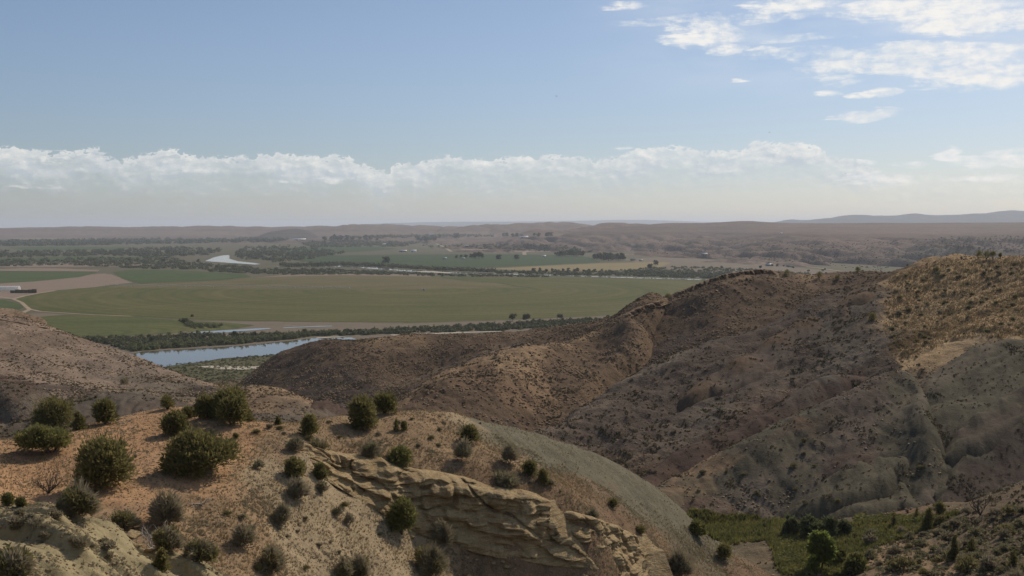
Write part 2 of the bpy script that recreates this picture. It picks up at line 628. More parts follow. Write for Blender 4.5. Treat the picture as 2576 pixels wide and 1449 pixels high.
class Hill:
    def __init__(s, name, crest=(), face=(), back=True, lam=2e-4, reach=0.13, noise=(), gul=None, cols=(), kf=400.0, bk=((1.10, 0.055), (1.25, 0.17)), step=None, gz=None):
        s.step, s.gz = step, gz
        s.name, s.reach, s.noise, s.gul, s.kf = name, reach, noise, gul, kf
        P, C = [], []
        for i, lst in enumerate((crest, face)):
            for q in lst:
                u, v, Y = q[:3]
                a, t = ray(u, v)
                z = CAMZ + t * Y
                P.append((a * Y, Y, z))
                C.append(PAL[q[3]] if len(q) > 3 else None)
                if i == 0 and back:
                    for ky, kz in bk:
                        P.append((a * Y * ky, Y * ky, z - kz * Y))
                        C.append(C[-1])
        P = np.array(P)
        last = None
        CC = []
        for c in C:
            last = c if c is not None else last
            CC.append(last)
        s.P = P
        s.C = np.array(CC)
        s.Q = norm_xy(P[:, 0], P[:, 1])
        D = [s.Q]
        nb = 1 + (len(bk) if back else 0)
        for o_ in range(nb):
            row = s.Q[o_:nb * len(crest):nb]
            if len(row) > 1:
                for f_ in (0.2, 0.4, 0.6, 0.8):
                    D.append(row[:-1] * (1 - f_) + row[1:] * f_)
        row = s.Q[nb * len(crest):]
        if reach <= 0.06 and len(row) > 1:
            for f_ in (0.2, 0.4, 0.6, 0.8):
                D.append(row[:-1] * (1 - f_) + row[1:] * f_)
        s.Qd = np.concatenate(D)
        n = len(P)
        s.zscale = P[:, 1].mean()
        d2 = ((s.Q[:, None] - s.Q[None]) ** 2).sum(-1)
        K = tps_phi(d2) + lam * np.eye(n)
        A = np.zeros((n + 3, n + 3))
        A[:n, :n] = K
        T = np.c_[np.ones(n), s.Q]
        A[:n, n:] = T
        A[n:, :n] = T.T
        # interpolate relative drop so that near and far points weigh alike
        s.h = (P[:, 2] - CAMZ)
        s.h = s.h - s.detail(P[:, 0], P[:, 1], True)
        s.w = np.linalg.solve(A, np.r_[s.h, 0, 0, 0])
        # colour points: control points plus extras
        cq, cc = list(s.Q), list(s.C)
        for (u, v, Y, name_) in cols:
            a, t = ray(u, v)
            cq.append(norm_xy(np.array(a * Y), np.array(float(Y))))
            cc.append(PAL[name_])
        s.cq, s.cc = np.array(cq), np.array(cc)

    def z(s, x, y):
        sh = x.shape
        X = norm_xy(x.ravel(), y.ravel())
        out = np.empty(len(X))
        n = len(s.Q)
        for i in range(0, len(X), 60000):
            q = X[i:i + 60000]
            d2 = ((q[:, None] - s.Q[None]) ** 2).sum(-1)
            o = tps_phi(d2) @ s.w[:n] + s.w[n] + q @ s.w[n + 1:]
            dm = np.sqrt(((q[:, None] - s.Qd[None]) ** 2).sum(-1).min(1))
            ex = np.maximum(0, dm - s.reach)
            o -= s.kf * ex * ex * s.zscale / 100.0
            out[i:i + 60000] = o
        out = out.reshape(sh) + CAMZ
        g_ = s.gullies(x, y)
        if s.gz:
            g_ = g_ * (1 - sstep(out, s.gz[0], s.gz[1]))
        return out + s.detail(x, y) + g_

    def detail(s, x, y, coarse=False):
        out = np.zeros(np.shape(x))
        for (wl, amp, rid) in s.noise:
            if coarse and wl < 6:
                continue
            out = out + amp * fbm(x / wl, y / wl, None, 4, int(wl * 10) + len(s.name), 0.5, rid)
        if s.step:
            gx, gy, wl, amp = s.step
            c = (x * gy - y * gx) / wl + 0.35 * fbm(x / (wl * 2), y / (wl * 2), None, 3, 15)
            n = perlin(c, (x * gx + y * gy) / (wl * 6), None, 61)
            out = out + amp * np.tanh(5 * n) * sstep(fbm(x / 4, y / 4, None, 2, 66), -0.6, -0.1)
        if s.gul and coarse and not s.gz:
            out = out - 0.16 * sum(q[3] for q in s.gul)
        return out

    def gullies(s, x, y):
        out = np.zeros(np.shape(x))
        for (gx, gy, wl, amp) in (s.gul or ()):
            c = (x * gy - y * gx) / wl
            l = (x * gx + y * gy) / (wl * 5)
            wob = 0.6 * fbm(x / (wl * 3), y / (wl * 3), None, 2, 5)
            nn = fbm(c + wob, l, None, 3, 77 + int(wl), 0.5, True)
            out = out - amp * np.maximum(0, nn) ** 1.3
        return out

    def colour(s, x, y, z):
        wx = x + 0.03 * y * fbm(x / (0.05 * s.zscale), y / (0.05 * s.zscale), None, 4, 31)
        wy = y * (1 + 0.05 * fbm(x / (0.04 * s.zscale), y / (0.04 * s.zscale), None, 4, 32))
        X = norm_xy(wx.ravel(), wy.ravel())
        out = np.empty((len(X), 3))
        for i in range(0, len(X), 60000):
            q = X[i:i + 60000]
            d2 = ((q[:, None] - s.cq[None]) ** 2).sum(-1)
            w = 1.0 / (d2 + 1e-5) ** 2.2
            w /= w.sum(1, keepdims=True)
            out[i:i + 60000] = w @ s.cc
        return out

# points are (picture u, picture v, distance in metres, soil colour, shade painted in on the right hills); every hill is a real surface through them
HILLS = []
HILLS.append(Hill('knoll', crest=[
    (-260, 1112, 84, 'orange'), (-120, 1112, 85, 'orange'), (0, 1108, 86, 'orange'), (110, 1098, 89, 'orange'), (211, 1073, 93, 'orange'), (317, 1048, 96, 'orange'), (387, 1034, 98, 'orange'), (451, 1028, 99, 'orange'),
    (550, 1045, 95, 'orange'), (634, 1059, 92, 'orange'), (750, 1064, 91, 'tan'), (810, 1053, 93, 'tan'), (859, 1046, 95, 'tan'), (960, 1040, 98, 'tan'),
    (1040, 1033, 100, 'tan'), (1090, 1033, 101, 'tan'), (1150, 1040, 104, 'pale'), (1210, 1056, 106, 'clay'), (1280, 1068, 109, 'clay'), (1350, 1088, 111, 'clay'), (1420, 1112, 112.5, 'clay'), (1480, 1132, 113.5, 'clay'), (1550, 1162, 115, 'clay'), (1600, 1190, 115.5, 'clay'),
    (1660, 1232, 115.5, 'clay'), (1720, 1284, 115.5, 'clay'), (1770, 1330, 115.5, 'clay'), (1815, 1362, 116, 'clay')],
    face=[(0, 1180, 75.5, 'orange'), (120, 1165, 77.5, 'orange'), (240, 1220, 69.5, 'orange'), (500, 1190, 72.8, 'orange'), (300, 1120, 83, 'orange'), (420, 1090, 87.5, 'orange'), (20, 1250, 66, 'orange'), (120, 1275, 63.5, 'orange'),
          (600, 1130, 81, 'orange'), (700, 1130, 81.5, 'tan'), (400, 1290, 65, 'orange'), (300, 1330, 62, 'tan'), (400, 1400, 59, 'tan'), (500, 1300, 66.5, 'tan'), (600, 1260, 70, 'tan'),
          (600, 1350, 65.5, 'tan'), (560, 1449, 60, 'tan'), (650, 1500, 60, 'tan'), (800, 1449, 69, 'pale'), (750, 1330, 72.3, 'pale'), (900, 1400, 74.6, 'pale'), (1000, 1449, 75.4, 'pale'), (700, 1215, 75.5, 'pale'),
          (780, 1165, 80, 'pale'), (830, 1215, 80.3, 'pale'), (960, 1290, 81.8, 'pale'), (1060, 1356, 82.8, 'pale'), (1200, 1420, 83.3, 'rust'), (1350, 1449, 84, 'rust'), (1200, 1500, 80, 'rust'), (1450, 1500, 84.5, 'rust'),
          (830, 1140, 85.5, 'tan'), (960, 1157, 86.4, 'tan'), (1060, 1190, 87.2, 'tan'), (1190, 1215, 87.7, 'rust'), (1310, 1240, 88.2, 'rust'), (1395, 1272, 88.6, 'rust'), (1460, 1330, 88.2, 'rust'), (1520, 1400, 87.8, 'rust'),
          (1000, 1100, 91.5, 'tan'), (900, 1090, 91, 'tan'), (1150, 1130, 93.2, 'tan'), (1300, 1160, 95.6, 'tan'), (1450, 1230, 97.5, 'rust'), (1560, 1300, 97.4, 'rust'), (1650, 1380, 97.6, 'rust'), (1700, 1449, 97.5, 'rust'), (1600, 1449, 92.5, 'pale'), (1800, 1500, 99, 'rust'),
          (1250, 1092, 103, 'clay'), (1370, 1145, 104, 'clay'), (1450, 1160, 106.5, 'clay'), (1600, 1262, 107, 'clay'), (1700, 1330, 107.5, 'clay'), (1760, 1390, 108, 'clay'), (1850, 1420, 109, 'rust'), (1920, 1449, 109, 'rust')],
    lam=4e-5, reach=0.10, noise=[(9.0, 0.34, False), (2.2, 0.12, False), (0.8, 0.05, False)], kf=500.0, gz=(80.5, 82.6),
    gul=[(0.86, -0.5, 4.5, 0.15), (0.2, -0.98, 1.5, 0.13)]))
HILLS.append(Hill('rock_shoulder', crest=[
    (-220, 1275, 39, 'rock'), (-100, 1275, 39.5, 'rock'), (0, 1277, 40, 'rock'), (70, 1286, 40.5, 'rock'), (151, 1294, 41, 'rock'), (211, 1310, 41.5, 'rock'), (292, 1330, 42, 'rock'), (330, 1362, 42, 'rock'), (387, 1393, 42.2, 'rock'), (440, 1407, 42.6, 'rock'),
    (528, 1432, 43.2, 'rock'), (563, 1446, 43.6, 'rock'), (640, 1475, 44, 'rock')],
    face=[(-200, 1500, 29), (0, 1360, 34.5), (0, 1449, 30.5), (150, 1400, 34.5), (200, 1449, 32.8), (320, 1430, 37), (420, 1449, 38.5), (0, 1540, 27), (250, 1540, 29), (500, 1500, 38)],
    lam=4e-5, reach=0.12, noise=[(4.0, 0.12, False), (1.0, 0.05, False)], kf=600.0, gul=[(0.93, -0.35, 0.6, 0.06)], step=(0.93, -0.36, 1.0, 0.28)))
HILLS.append(Hill('shale_mound', crest=[
    (-200, 1090, 135, 'grey'), (-60, 1062, 140, 'grey'), (0, 1045, 143, 'grey'), (63, 1030, 146, 'grey'), (141, 1009, 149, 'grey'), (211, 998, 151, 'grey'), (303, 985, 153, 'grey'), (352, 983, 154, 'grey'), (394, 994, 155, 'grey'), (440, 1008, 156, 'grey'), (500, 1022, 157, 'grey'), (580, 1045, 158, 'grey')],
    face=[(0, 1110, 126, 'grey'), (150, 1075, 131, 'grey'), (280, 1040, 136, 'grey'), (380, 1030, 140, 'grey'), (480, 1055, 140, 'grey')],
    noise=[(12, 0.6, False)], gul=[(0.25, -0.97, 6, 0.8)]))
HILLS.append(Hill('left_hill', crest=[
    (-250, 745, 305, 'pink'), (-120, 768, 304, 'pink'), (0, 796, 300, 'pink'), (60, 806, 297, 'pink'), (113, 820, 295, 'pink'), (160, 836, 292, 'pink'), (200, 851, 290, 'pink'), (283, 882, 285, 'pink'), (360, 910, 280, 'pink'), (400, 926, 276, 'pink'), (450, 944, 270, 'pink'),
    (500, 960, 264, 'pink'), (547, 976, 257, 'pink'), (610, 984, 252, 'pale'), (667, 988, 247, 'tan'), (733, 1003, 240, 'tan'), (790, 1030, 232, 'tan'), (850, 1062, 226, 'tan')],
    face=[(-120, 900, 235, 'pink'), (100, 950, 222, 'pink'), (0, 880, 252, 'pink'), (200, 910, 255, 'pink'), (300, 940, 247, 'pink'), (0, 1000, 187, 'rust'), (100, 1000, 190, 'pink'), (250, 965, 228, 'pink'), (400, 985, 217, 'palegrey'), (480, 990, 225, 'grey'),
          (550, 1020, 196, 'tan'), (620, 1030, 195, 'tan'), (700, 1042, 184, 'grey'), (780, 1075, 180, 'grey'), (60, 1030, 168, 'grey'), (300, 1000, 190, 'grey'), (450, 1020, 178, 'grey')],
    noise=[(26, 1.2, False), (7, 0.35, False)], gul=[(0.75, -0.66, 12, 0.5)], cols=[(30, 960, 215, 'red'), (150, 985, 205, 'purple'), (330, 955, 240, 'palegrey')]))
HILLS.append(Hill('red_mound', crest=[(730, 1035, 205, 'red'), (760, 1020, 208, 'red'), (790, 1008, 210, 'red'), (812, 1005, 211, 'red'), (840, 1010, 211, 'red'), (870, 1030, 210, 'red'), (900, 1055, 208, 'red')],
    face=[(740, 1060, 196, 'red'), (810, 1045, 198, 'palegrey'), (880, 1065, 197, 'red')], reach=0.07, noise=[(8, 0.3, False)], gul=[(0.1, -1, 3, 0.7)], kf=900))
HILLS.append(Hill('rocky_ridge', crest=[
    (600, 1000, 565, 'brown'), (640, 966, 560, 'brown'), (680, 918, 542, 'brown'), (720, 880, 526, 'brown'), (790, 861, 515, 'brown'), (860, 854, 506, 'brown'), (1000, 843, 500, 'brown'), (1100, 841, 495, 'brown'), (1180, 842, 490, 'brown'), (1270, 838, 485, 'brown'), (1350, 830, 480, 'brown'),
    (1450, 814, 475, 'brown'), (1520, 800, 470, 'brown'), (1570, 786, 465, 'brown'), (1610, 770, 461, 'brown'), (1650, 754, 457, 'brown'), (1700, 736, 453, 'brown'), (1750, 718, 451, 'brown'), (1800, 700, 451, 'brown'), (1850, 689, 450, 'brown'), (1920, 680, 452, 'brown'), (1955, 684, 454, 'brown'), (2000, 691, 456, 'brown'), (2080, 690, 452, 'brown'), (2160, 685, 445, 'brown'), (2230, 690, 440, 'brown'), (2320, 705, 440, 'brown')],
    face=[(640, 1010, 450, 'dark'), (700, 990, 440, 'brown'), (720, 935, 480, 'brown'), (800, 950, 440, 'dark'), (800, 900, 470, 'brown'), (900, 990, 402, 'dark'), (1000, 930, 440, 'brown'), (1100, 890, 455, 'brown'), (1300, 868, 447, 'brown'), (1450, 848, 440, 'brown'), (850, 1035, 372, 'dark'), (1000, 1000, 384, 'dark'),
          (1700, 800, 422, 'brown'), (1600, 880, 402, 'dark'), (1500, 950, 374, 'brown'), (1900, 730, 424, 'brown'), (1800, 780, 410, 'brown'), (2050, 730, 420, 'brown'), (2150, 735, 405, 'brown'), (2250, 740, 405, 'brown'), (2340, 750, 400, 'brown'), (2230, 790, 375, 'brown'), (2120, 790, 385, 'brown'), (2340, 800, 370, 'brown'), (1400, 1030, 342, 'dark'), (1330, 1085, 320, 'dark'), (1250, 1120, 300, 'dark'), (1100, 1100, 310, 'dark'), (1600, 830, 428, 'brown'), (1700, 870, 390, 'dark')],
    noise=[(38, 2.4, False), (9, 0.8, False), (3, 0.35, False)], gul=[(0.55, -0.83, 24, 0.8)], cols=[(1000, 850, 495, 'tan'), (1300, 845, 475, 'rust'), (1850, 700, 445, 'tan'), (2050, 700, 445, 'tan')]))
HILLS.append(Hill('rocky_spur', crest=[
    (930, 1065, 315, 'rust'), (1000, 1015, 330, 'tan'), (1060, 972, 340, 'tan'), (1120, 936, 347, 'tan'), (1200, 901, 356, 'tan'), (1260, 880, 361, 'tan'), (1310, 867, 372, 'tan'), (1380, 861, 390, 'tan'), (1450, 849, 416, 'tan'), (1510, 826, 440, 'brown'), (1555, 802, 458, 'brown')],
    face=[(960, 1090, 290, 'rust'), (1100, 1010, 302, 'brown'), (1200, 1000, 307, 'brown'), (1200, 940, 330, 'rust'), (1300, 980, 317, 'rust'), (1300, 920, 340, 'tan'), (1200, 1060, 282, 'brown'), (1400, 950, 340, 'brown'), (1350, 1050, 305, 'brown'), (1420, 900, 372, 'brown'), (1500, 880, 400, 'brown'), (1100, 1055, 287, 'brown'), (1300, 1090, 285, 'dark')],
    noise=[(20, 1.3, False), (6, 0.9, False), (2.5, 0.4, False)], gul=[(0.45, -0.9, 13, 0.9)], reach=0.06, kf=1200))
HILLS.append(Hill('long_ridge', crest=[
    (1230, 1140, 238, 'palegrey'), (1330, 1090, 250, 'palegrey'), (1450, 1021, 272, 'palegrey'), (1560, 961, 290, 'palegrey'), (1610, 936, 297, 'palegrey'), (1677, 902, 306, 'palegrey'), (1752, 868, 313, 'purple'), (1854, 838, 321, 'purple'), (1947, 793, 332, 'purple'), (2004, 767, 340, 'purple'),
    (2060, 741, 346, 'purple'), (2135, 717, 352, 'brown'), (2210, 688, 357, 'brown'), (2250, 671, 359, 'brown'), (2304, 655, 361, 'grass'), (2350, 648, 363, 'grass'), (2397, 643, 365, 'grass'), (2470, 648, 362, 'grass'), (2530, 650, 358, 'grass'), (2576, 645, 356, 'grass'), (2700, 625, 352, 'grass'), (2820, 610, 350, 'grass')],
    face=[(2250, 790, 302, 'grass'), (2400, 720, 322, 'grass'), (2330, 700, 335, 'grass'), (2576, 750, 283, 'grass'), (2576, 850, 246, 'grass'), (2700, 800, 262, 'grass'), (2400, 840, 262, 'grass'), (2270, 900, 252, 'grass'), (2350, 890, 250, 'grass'), (2480, 800, 270, 'grass'), (2700, 990, 226, 'grass'),
          (2205, 770, 305, 'purple'), (2215, 840, 276, 'purple'), (2222, 905, 252, 'dark'), (2170, 760, 318, 'grey'), (2100, 800, 307, 'grey'), (2000, 880, 287, 'dark'), (1900, 950, 267, 'purple'), (2150, 880, 272, 'grey'), (2100, 950, 252, 'red'), (1800, 960, 272, 'purple'), (1700, 1000, 266, 'purple'), (1700, 1090, 236, 'purple'),
          (1600, 1100, 236, 'purple'), (1500, 1095, 246, 'purple'), (1620, 1170, 216, 'brown'), (1850, 1050, 241, 'red'), (1780, 1020, 253, 'grey'), (1500, 1160, 225, 'brown'), (1750, 1160, 212, 'red'), (1950, 1010, 247, 'red'), (1600, 1000, 270, 'purple'), (2000, 820, 312, 'purple'), (1900, 880, 294, 'purple'), (2300, 1050, 226, 'dark'), (2500, 1010, 226, 'shale'), (2400, 1060, 222, 'shale'), (2620, 1000, 226, 'shale')],
    noise=[(30, 1.5, False), (7, 0.45, False), (2.5, 0.2, False)], gul=[(0.8, 0.59, 17, 2.3), (0.7, -0.7, 12, 0.7), (0.8, 0.59, 6, 0.5), (0.4, 0.9, 3.5, 0.3)], lam=1e-4))
HILLS.append(Hill('red_rib', crest=[
    (1590, 1225, 199, 'red'), (1630, 1185, 205, 'red'), (1690, 1142, 212, 'red'), (1750, 1115, 216, 'red'), (1800, 1095, 219, 'red'), (1900, 1055, 223, 'red'), (1980, 1000, 231, 'purple'), (2030, 968, 236, 'purple'), (2070, 952, 239, 'grey'), (2110, 944, 241, 'grey'), (2160, 946, 241, 'red'), (2200, 955, 240, 'red')],
    face=[(1660, 1215, 200, 'red'), (1700, 1178, 208, 'red'), (1800, 1143, 212, 'red'), (1900, 1108, 216, 'red'), (2000, 1035, 226, 'red'), (2080, 1005, 233, 'red'), (2150, 990, 235, 'red')],
    reach=0.055, kf=1500, noise=[(10, 0.35, False)], gul=[(0.3, -0.95, 5, 0.4)]))
HILLS.append(Hill('shale_dome', crest=[
    (1640, 1225, 195, 'shale'), (1696, 1196, 199, 'tan'), (1797, 1143, 204, 'tan'), (1870, 1105, 207, 'shale'), (1947, 1066, 210, 'shale'), (2015, 1036, 213, 'shale'), (2097, 1000, 217, 'purple'), (2172, 954, 224, 'purple'), (2210, 935, 227, 'purple'), (2240, 926, 229, 'shale'), (2265, 924, 230, 'shale'), (2292, 934, 228, 'shale'), (2315, 962, 223, 'shale'), (2337, 1003, 217, 'shale'),
    (2350, 1051, 209, 'shale'), (2370, 1110, 200, 'shale'), (2383, 1160, 193, 'shale'), (2390, 1215, 186, 'shale')],
    face=[(2150, 1050, 205, 'purple'), (2250, 1040, 206, 'shale'), (2290, 1000, 214, 'shale'), (2000, 1120, 199, 'shale'), (2150, 1130, 194, 'purple'), (2280, 1130, 193, 'shale'), (1850, 1190, 194, 'shale'), (2000, 1200, 188, 'shale'), (2150, 1210, 184, 'purple'), (2300, 1210, 183, 'shale'), (1750, 1265, 187, 'floor'),
          (1900, 1280, 183, 'palegrey'), (2050, 1290, 180, 'palegrey'), (2200, 1275, 179, 'palegrey'), (2350, 1252, 179, 'palegrey')],
    noise=[(16, 0.8, False)], gul=[(0.8, 0.59, 13, 0.8), (0.3, -0.95, 5, 0.4), (0.5, 0.85, 3.0, 0.3)], lam=6e-5, reach=0.07, kf=900, cols=[(2000, 1060, 208, 'brown'), (2200, 1000, 213, 'purple'), (2150, 1170, 189, 'red'), (1900, 1150, 199, 'shale')]))
HILLS.append(Hill('grey_dome', crest=[
    (2300, 965, 228, 'shale'), (2330, 935, 231, 'shale'), (2397, 890, 239, 'shale'), (2454, 861, 245, 'shale'), (2510, 848, 248, 'shale'), (2576, 846, 248, 'shale'), (2660, 850, 247, 'shale'), (2760, 870, 244, 'shale')],
    face=[(2400, 1000, 213, 'shale'), (2400, 940, 226, 'shale'), (2500, 950, 224, 'shale'), (2576, 930, 228, 'shale'), (2450, 1080, 201, 'shale'), (2576, 1050, 206, 'shale'), (2405, 1130, 195, 'shale'), (2700, 1030, 208, 'shale'), (2520, 1180, 188, 'shale')],
    noise=[(18, 0.7, False)], gul=[(0.8, 0.59, 16, 2.4), (0.45, 0.9, 4, 0.4)], reach=0.07, kf=900))


def on_hill(name, pts, soil):
    """points on an earlier hill along the line of sight, brought forward by d metres"""
    h = [q for q in HILLS if q.name == name][0]
    out = []
    for u, v, d in pts:
        a, t = ray(u, v)
        Yc = np.arange(150.0, 430.0, 0.25)
        zz = h.z(a * Yc, Yc) - (CAMZ + t * Yc)
        k = np.nonzero(zz >= 0)[0]
        Y = Yc[k[0]] if len(k) else 300.0
        out.append((u, v, Y - d, soil))
    return out


def rib(name, base, crest, face, soil, fsoil, reach=0.03):
    HILLS.append(Hill(name, crest=on_hill(base, crest, soil), face=on_hill(base, face, fsoil), bk=((1.02, 0.004), (1.06, 0.03)), reach=reach, kf=2500, noise=[(14, 0.22, False), (2.5, 0.16, False)], gul=[(0.5, 0.85, 3.2, 0.4), (0.2, 0.98, 1.4, 0.12)]))


rib('shale_rib', 'shale_dome', [(2015, 1255, -0.6), (2045, 1228, 0.8), (2075, 1203, 1.8), (2120, 1178, 2.2), (2160, 1160, 1.8), (2205, 1148, 0.8), (2240, 1145, -0.5)], [(2085, 1225, 0.4), (2140, 1200, 0.5), (2200, 1178, 0.3)], 'shale', 'shale')
rib('shale_rib', 'shale_dome', [(2100, 1278, -0.6), (2130, 1253, 0.8), (2165, 1226, 1.8), (2205, 1206, 2.2), (2245, 1198, 1.8), (2275, 1212, 0.8), (2292, 1235, -0.5)], [(2170, 1250, 0.5), (2240, 1238, 0.5)], 'shale', 'shale')
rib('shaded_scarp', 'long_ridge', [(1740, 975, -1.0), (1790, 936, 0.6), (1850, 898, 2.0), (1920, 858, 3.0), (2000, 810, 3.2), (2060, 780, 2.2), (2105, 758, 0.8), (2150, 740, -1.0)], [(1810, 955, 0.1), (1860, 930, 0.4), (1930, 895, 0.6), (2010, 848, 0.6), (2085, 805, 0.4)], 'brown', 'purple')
rib('dark_rib', 'grey_dome', [(2360, 1245, -0.5), (2392, 1184, 1.5), (2425, 1145, 3.0), (2460, 1115, 4.0), (2520, 1078, 5.0), (2576, 1048, 5.0), (2660, 1010, 5.0)], [(2400, 1225, 0.8), (2440, 1205, 1.0), (2500, 1178, 1.2), (2576, 1150, 1.2), (2660, 1120, 1.2), (2660, 1165, 0.9), (2590, 1195, 0.9), (2520, 1222, 0.9), (2450, 1238, 0.8), (2410, 1245, 0.6), (2430, 1175, 1.8), (2500, 1135, 2.4), (2576, 1105, 2.6)], 'shale', 'dark', 0.04)  # face coloured dark to stand in for its shadow
rib('grey_rib', 'grey_dome', [(2385, 1120, -0.5), (2410, 1080, 1.5), (2450, 1040, 3.0), (2510, 1000, 3.5), (2576, 965, 3.0), (2640, 940, 1.0)], [(2440, 1085, 0.6), (2510, 1045, 0.8), (2576, 1010, 0.8)], 'shale', 'dark', 0.035)
HILLS.append(Hill('canyon_floor', face=[
    (2576, 1216, 152, 'wash'), (2700, 1170, 150, 'wash'), (2510, 1239, 158, 'wash'), (2472, 1250, 162, 'wash'), (2380, 1262, 168, 'wash'), (2450, 1285, 172, 'wash'), (2550, 1275, 172, 'wash'), (2680, 1255, 172, 'wash'), (2500, 1320, 185, 'wash'), (2650, 1300, 185, 'wash'), (2400, 1330, 146, 'wash'), (2576, 1330, 126, 'wash'), (2576, 1449, 109, 'wash'), (2700, 1449, 104, 'wash'), (2440, 1449, 115, 'wash'), (2300, 1449, 123, 'tan'), (2200, 1400, 141, 'tan'), (2300, 1340, 152, 'tan'),
    (2250, 1290, 171, 'rust'), (2100, 1449, 136, 'floor'), (2100, 1350, 159, 'floor'), (1950, 1330, 169, 'floor'), (1800, 1310, 180, 'floor'), (1700, 1285, 188, 'floor'), (1640, 1270, 194, 'floor'), (1900, 1420, 146, 'wash'), (1830, 1400, 152, 'floor'), (2000, 1500, 125, 'wash'), (2300, 1540, 105, 'wash'), (2576, 1540, 95, 'wash'),
    (2150, 1295, 174, 'floor'), (1550, 1250, 205, 'floor'), (1400, 1210, 222, 'floor'), (1200, 1180, 240, 'floor'), (1000, 1160, 250, 'floor'), (800, 1120, 280, 'floor'), (700, 1060, 360, 'floor'), (700, 1020, 430, 'floor'), (1780, 1470, 128, 'rust'), (1860, 1500, 118, 'rust'), (1980, 1420, 144, 'floor')],
    reach=0.25, noise=[(14, 0.5, False), (4, 0.15, False)], gul=[(0.9, 0.2, 12, 0.6)], kf=200))

# ---- one shared fan of sample points; each hill keeps the cells where it is the upper surface
QUAL = 1.0
NA, NY = int(1000 * QUAL), int(1150 * QUAL)
A_ = np.linspace(-0.56, 0.56, NA)
L_ = np.linspace(math.log(24.0), math.log(660.0), NY)
YY = np.exp(L_)[:, None] * np.ones(NA)[None]
XX = A_[None] * YY
ZS = np.full((len(HILLS), NY, NA), -1e6, np.float32)
for i, h in enumerate(HILLS):
    lo, hi = h.Q.min(0) - 0.35, h.Q.max(0) + 0.35
    r0, r1 = np.searchsorted(L_, [lo[1], hi[1]])
    c0, c1 = np.searchsorted(A_ * KA, [lo[0], hi[0]])
    r0, r1, c0, c1 = max(r0, 0), min(r1, NY), max(c0, 0), min(c1, NA)
    ZS[i, r0:r1, c0:c1] = h.z(XX[r0:r1, c0:c1], YY[r0:r1, c0:c1])
OWN = ZS.argmax(0)
GZ = ZS.max(0).astype(np.float64)
GZ = np.maximum(GZ, 0.0)
OWN = np.where(ZS.max(0) <= 0.05, -1, OWN)

# slope of sight and visibility from the overlook
TT = (GZ - CAMZ) / YY
VIS = TT >= np.maximum.accumulate(TT, 0) - 0.002


def dil(m, n=2):
    for _ in range(n):
        k = m.copy()
        k[1:] |= m[:-1]
        k[:-1] |= m[1:]
        k[:, 1:] |= m[:, :-1]
        k[:, :-1] |= m[:, 1:]
        m = k
    return m


# hill soils differ in grain
M_knoll = soil_mat('knoll_soil', 0.35, 0.75, stones=0.5)
M_shoulder = soil_mat('shoulder_rock', 0.25, 0.5, stones=0.2)
M_hill = soil_mat('hill_soil', 1.3, 0.85, stones=0.45, rough_bump=1.3)
M_dome = soil_mat('shale_soil', 0.9, 0.45, stones=0.15, rough_bump=0.8)
HMAT = dict(knoll=M_knoll, rock_shoulder=M_shoulder, shale_mound=M_dome, shale_dome=M_dome, grey_dome=M_dome, dark_rib=M_dome, grey_rib=M_dome, red_rib=M_dome, shale_rib=M_dome, shaded_scarp=M_dome, red_mound=M_dome)

for i, h in enumerate(HILLS):
    own = dil(OWN == i, 3) & (ZS[i] > -0.6)
    cell = own[:-1, :-1] & own[1:, :-1] & own[:-1, 1:] & own[1:, 1:]
    if not cell.any():
        continue
    used = np.zeros((NY, NA), bool)
    used[:-1, :-1] |= cell
    used[1:, :-1] |= cell
    used[:-1, 1:] |= cell
    used[1:, 1:] |= cell
    idx = -np.ones((NY, NA), np.int64)
    idx[used] = np.arange(used.sum())
    V = np.c_[XX[used], YY[used], ZS[i][used]]
    q = np.stack([idx[:-1, :-1][cell], idx[:-1, 1:][cell], idx[1:, 1:][cell], idx[1:, :-1][cell]], -1)
    c = h.colour(V[:, 0], V[:, 1], V[:, 2])
    # beds of paler and redder rock that dip to the left
    if h.name in ('long_ridge', 'shale_dome', 'grey_dome', 'left_hill', 'rocky_ridge', 'shale_mound'):
        s_ = V[:, 2] - 0.42 * V[:, 0] + 0.16 * V[:, 1]
        s_ = s_ + 3.0 * fbm(V[:, 0] / 25, V[:, 1] / 25, None, 3, 3)
        b = fbm(s_ / 6.0, 0 * s_ + 3.3, None, 3, 9)
        k = sstep(b, 0.12, 0.34)[:, None] * 0.35
        c = c * (1 - k) + np.array(PAL['red']) * k
        k = sstep(-b, 0.2, 0.4)[:, None] * 0.35
        c = c * (1 - k) + np.array(PAL['palegrey']) * k
    mot = fbm(V[:, 0] / (0.03 * h.zscale), V[:, 1] / (0.03 * h.zscale), None, 4, 40 + i)
    c = c * (1 + 0.16 * mot[:, None])
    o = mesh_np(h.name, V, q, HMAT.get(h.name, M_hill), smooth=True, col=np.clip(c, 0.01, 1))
    tag(o, kind='structure')


def col_of(u, v):
    a, t = ray(u, v)
    c = (a - A_[0]) / (A_[1] - A_[0])
    return a, t, int(min(max(round(c), 0), NA - 1))


def hit(u, v):
    """where the line of sight through a picture point meets the hills (or the valley floor)"""
    a, t, c = col_of(u, v)
    k = np.nonzero(TT[:, c] >= t)[0]
    k = k[GZ[k, c] > 0.2] if len(k) else k
    if len(k) and k[0] > 0:
        r = k[0]
        t0, t1 = TT[r - 1, c], TT[r, c]
        f = (t - t0) / (t1 - t0 + 1e-12)
        Y = math.exp(L_[r - 1] + f * (L_[r] - L_[r - 1]))
        return a * Y, Y, CAMZ + t * Y
    Y = -CAMZ / min(t, -1e-4)
    return a * Y, Y, 0.0


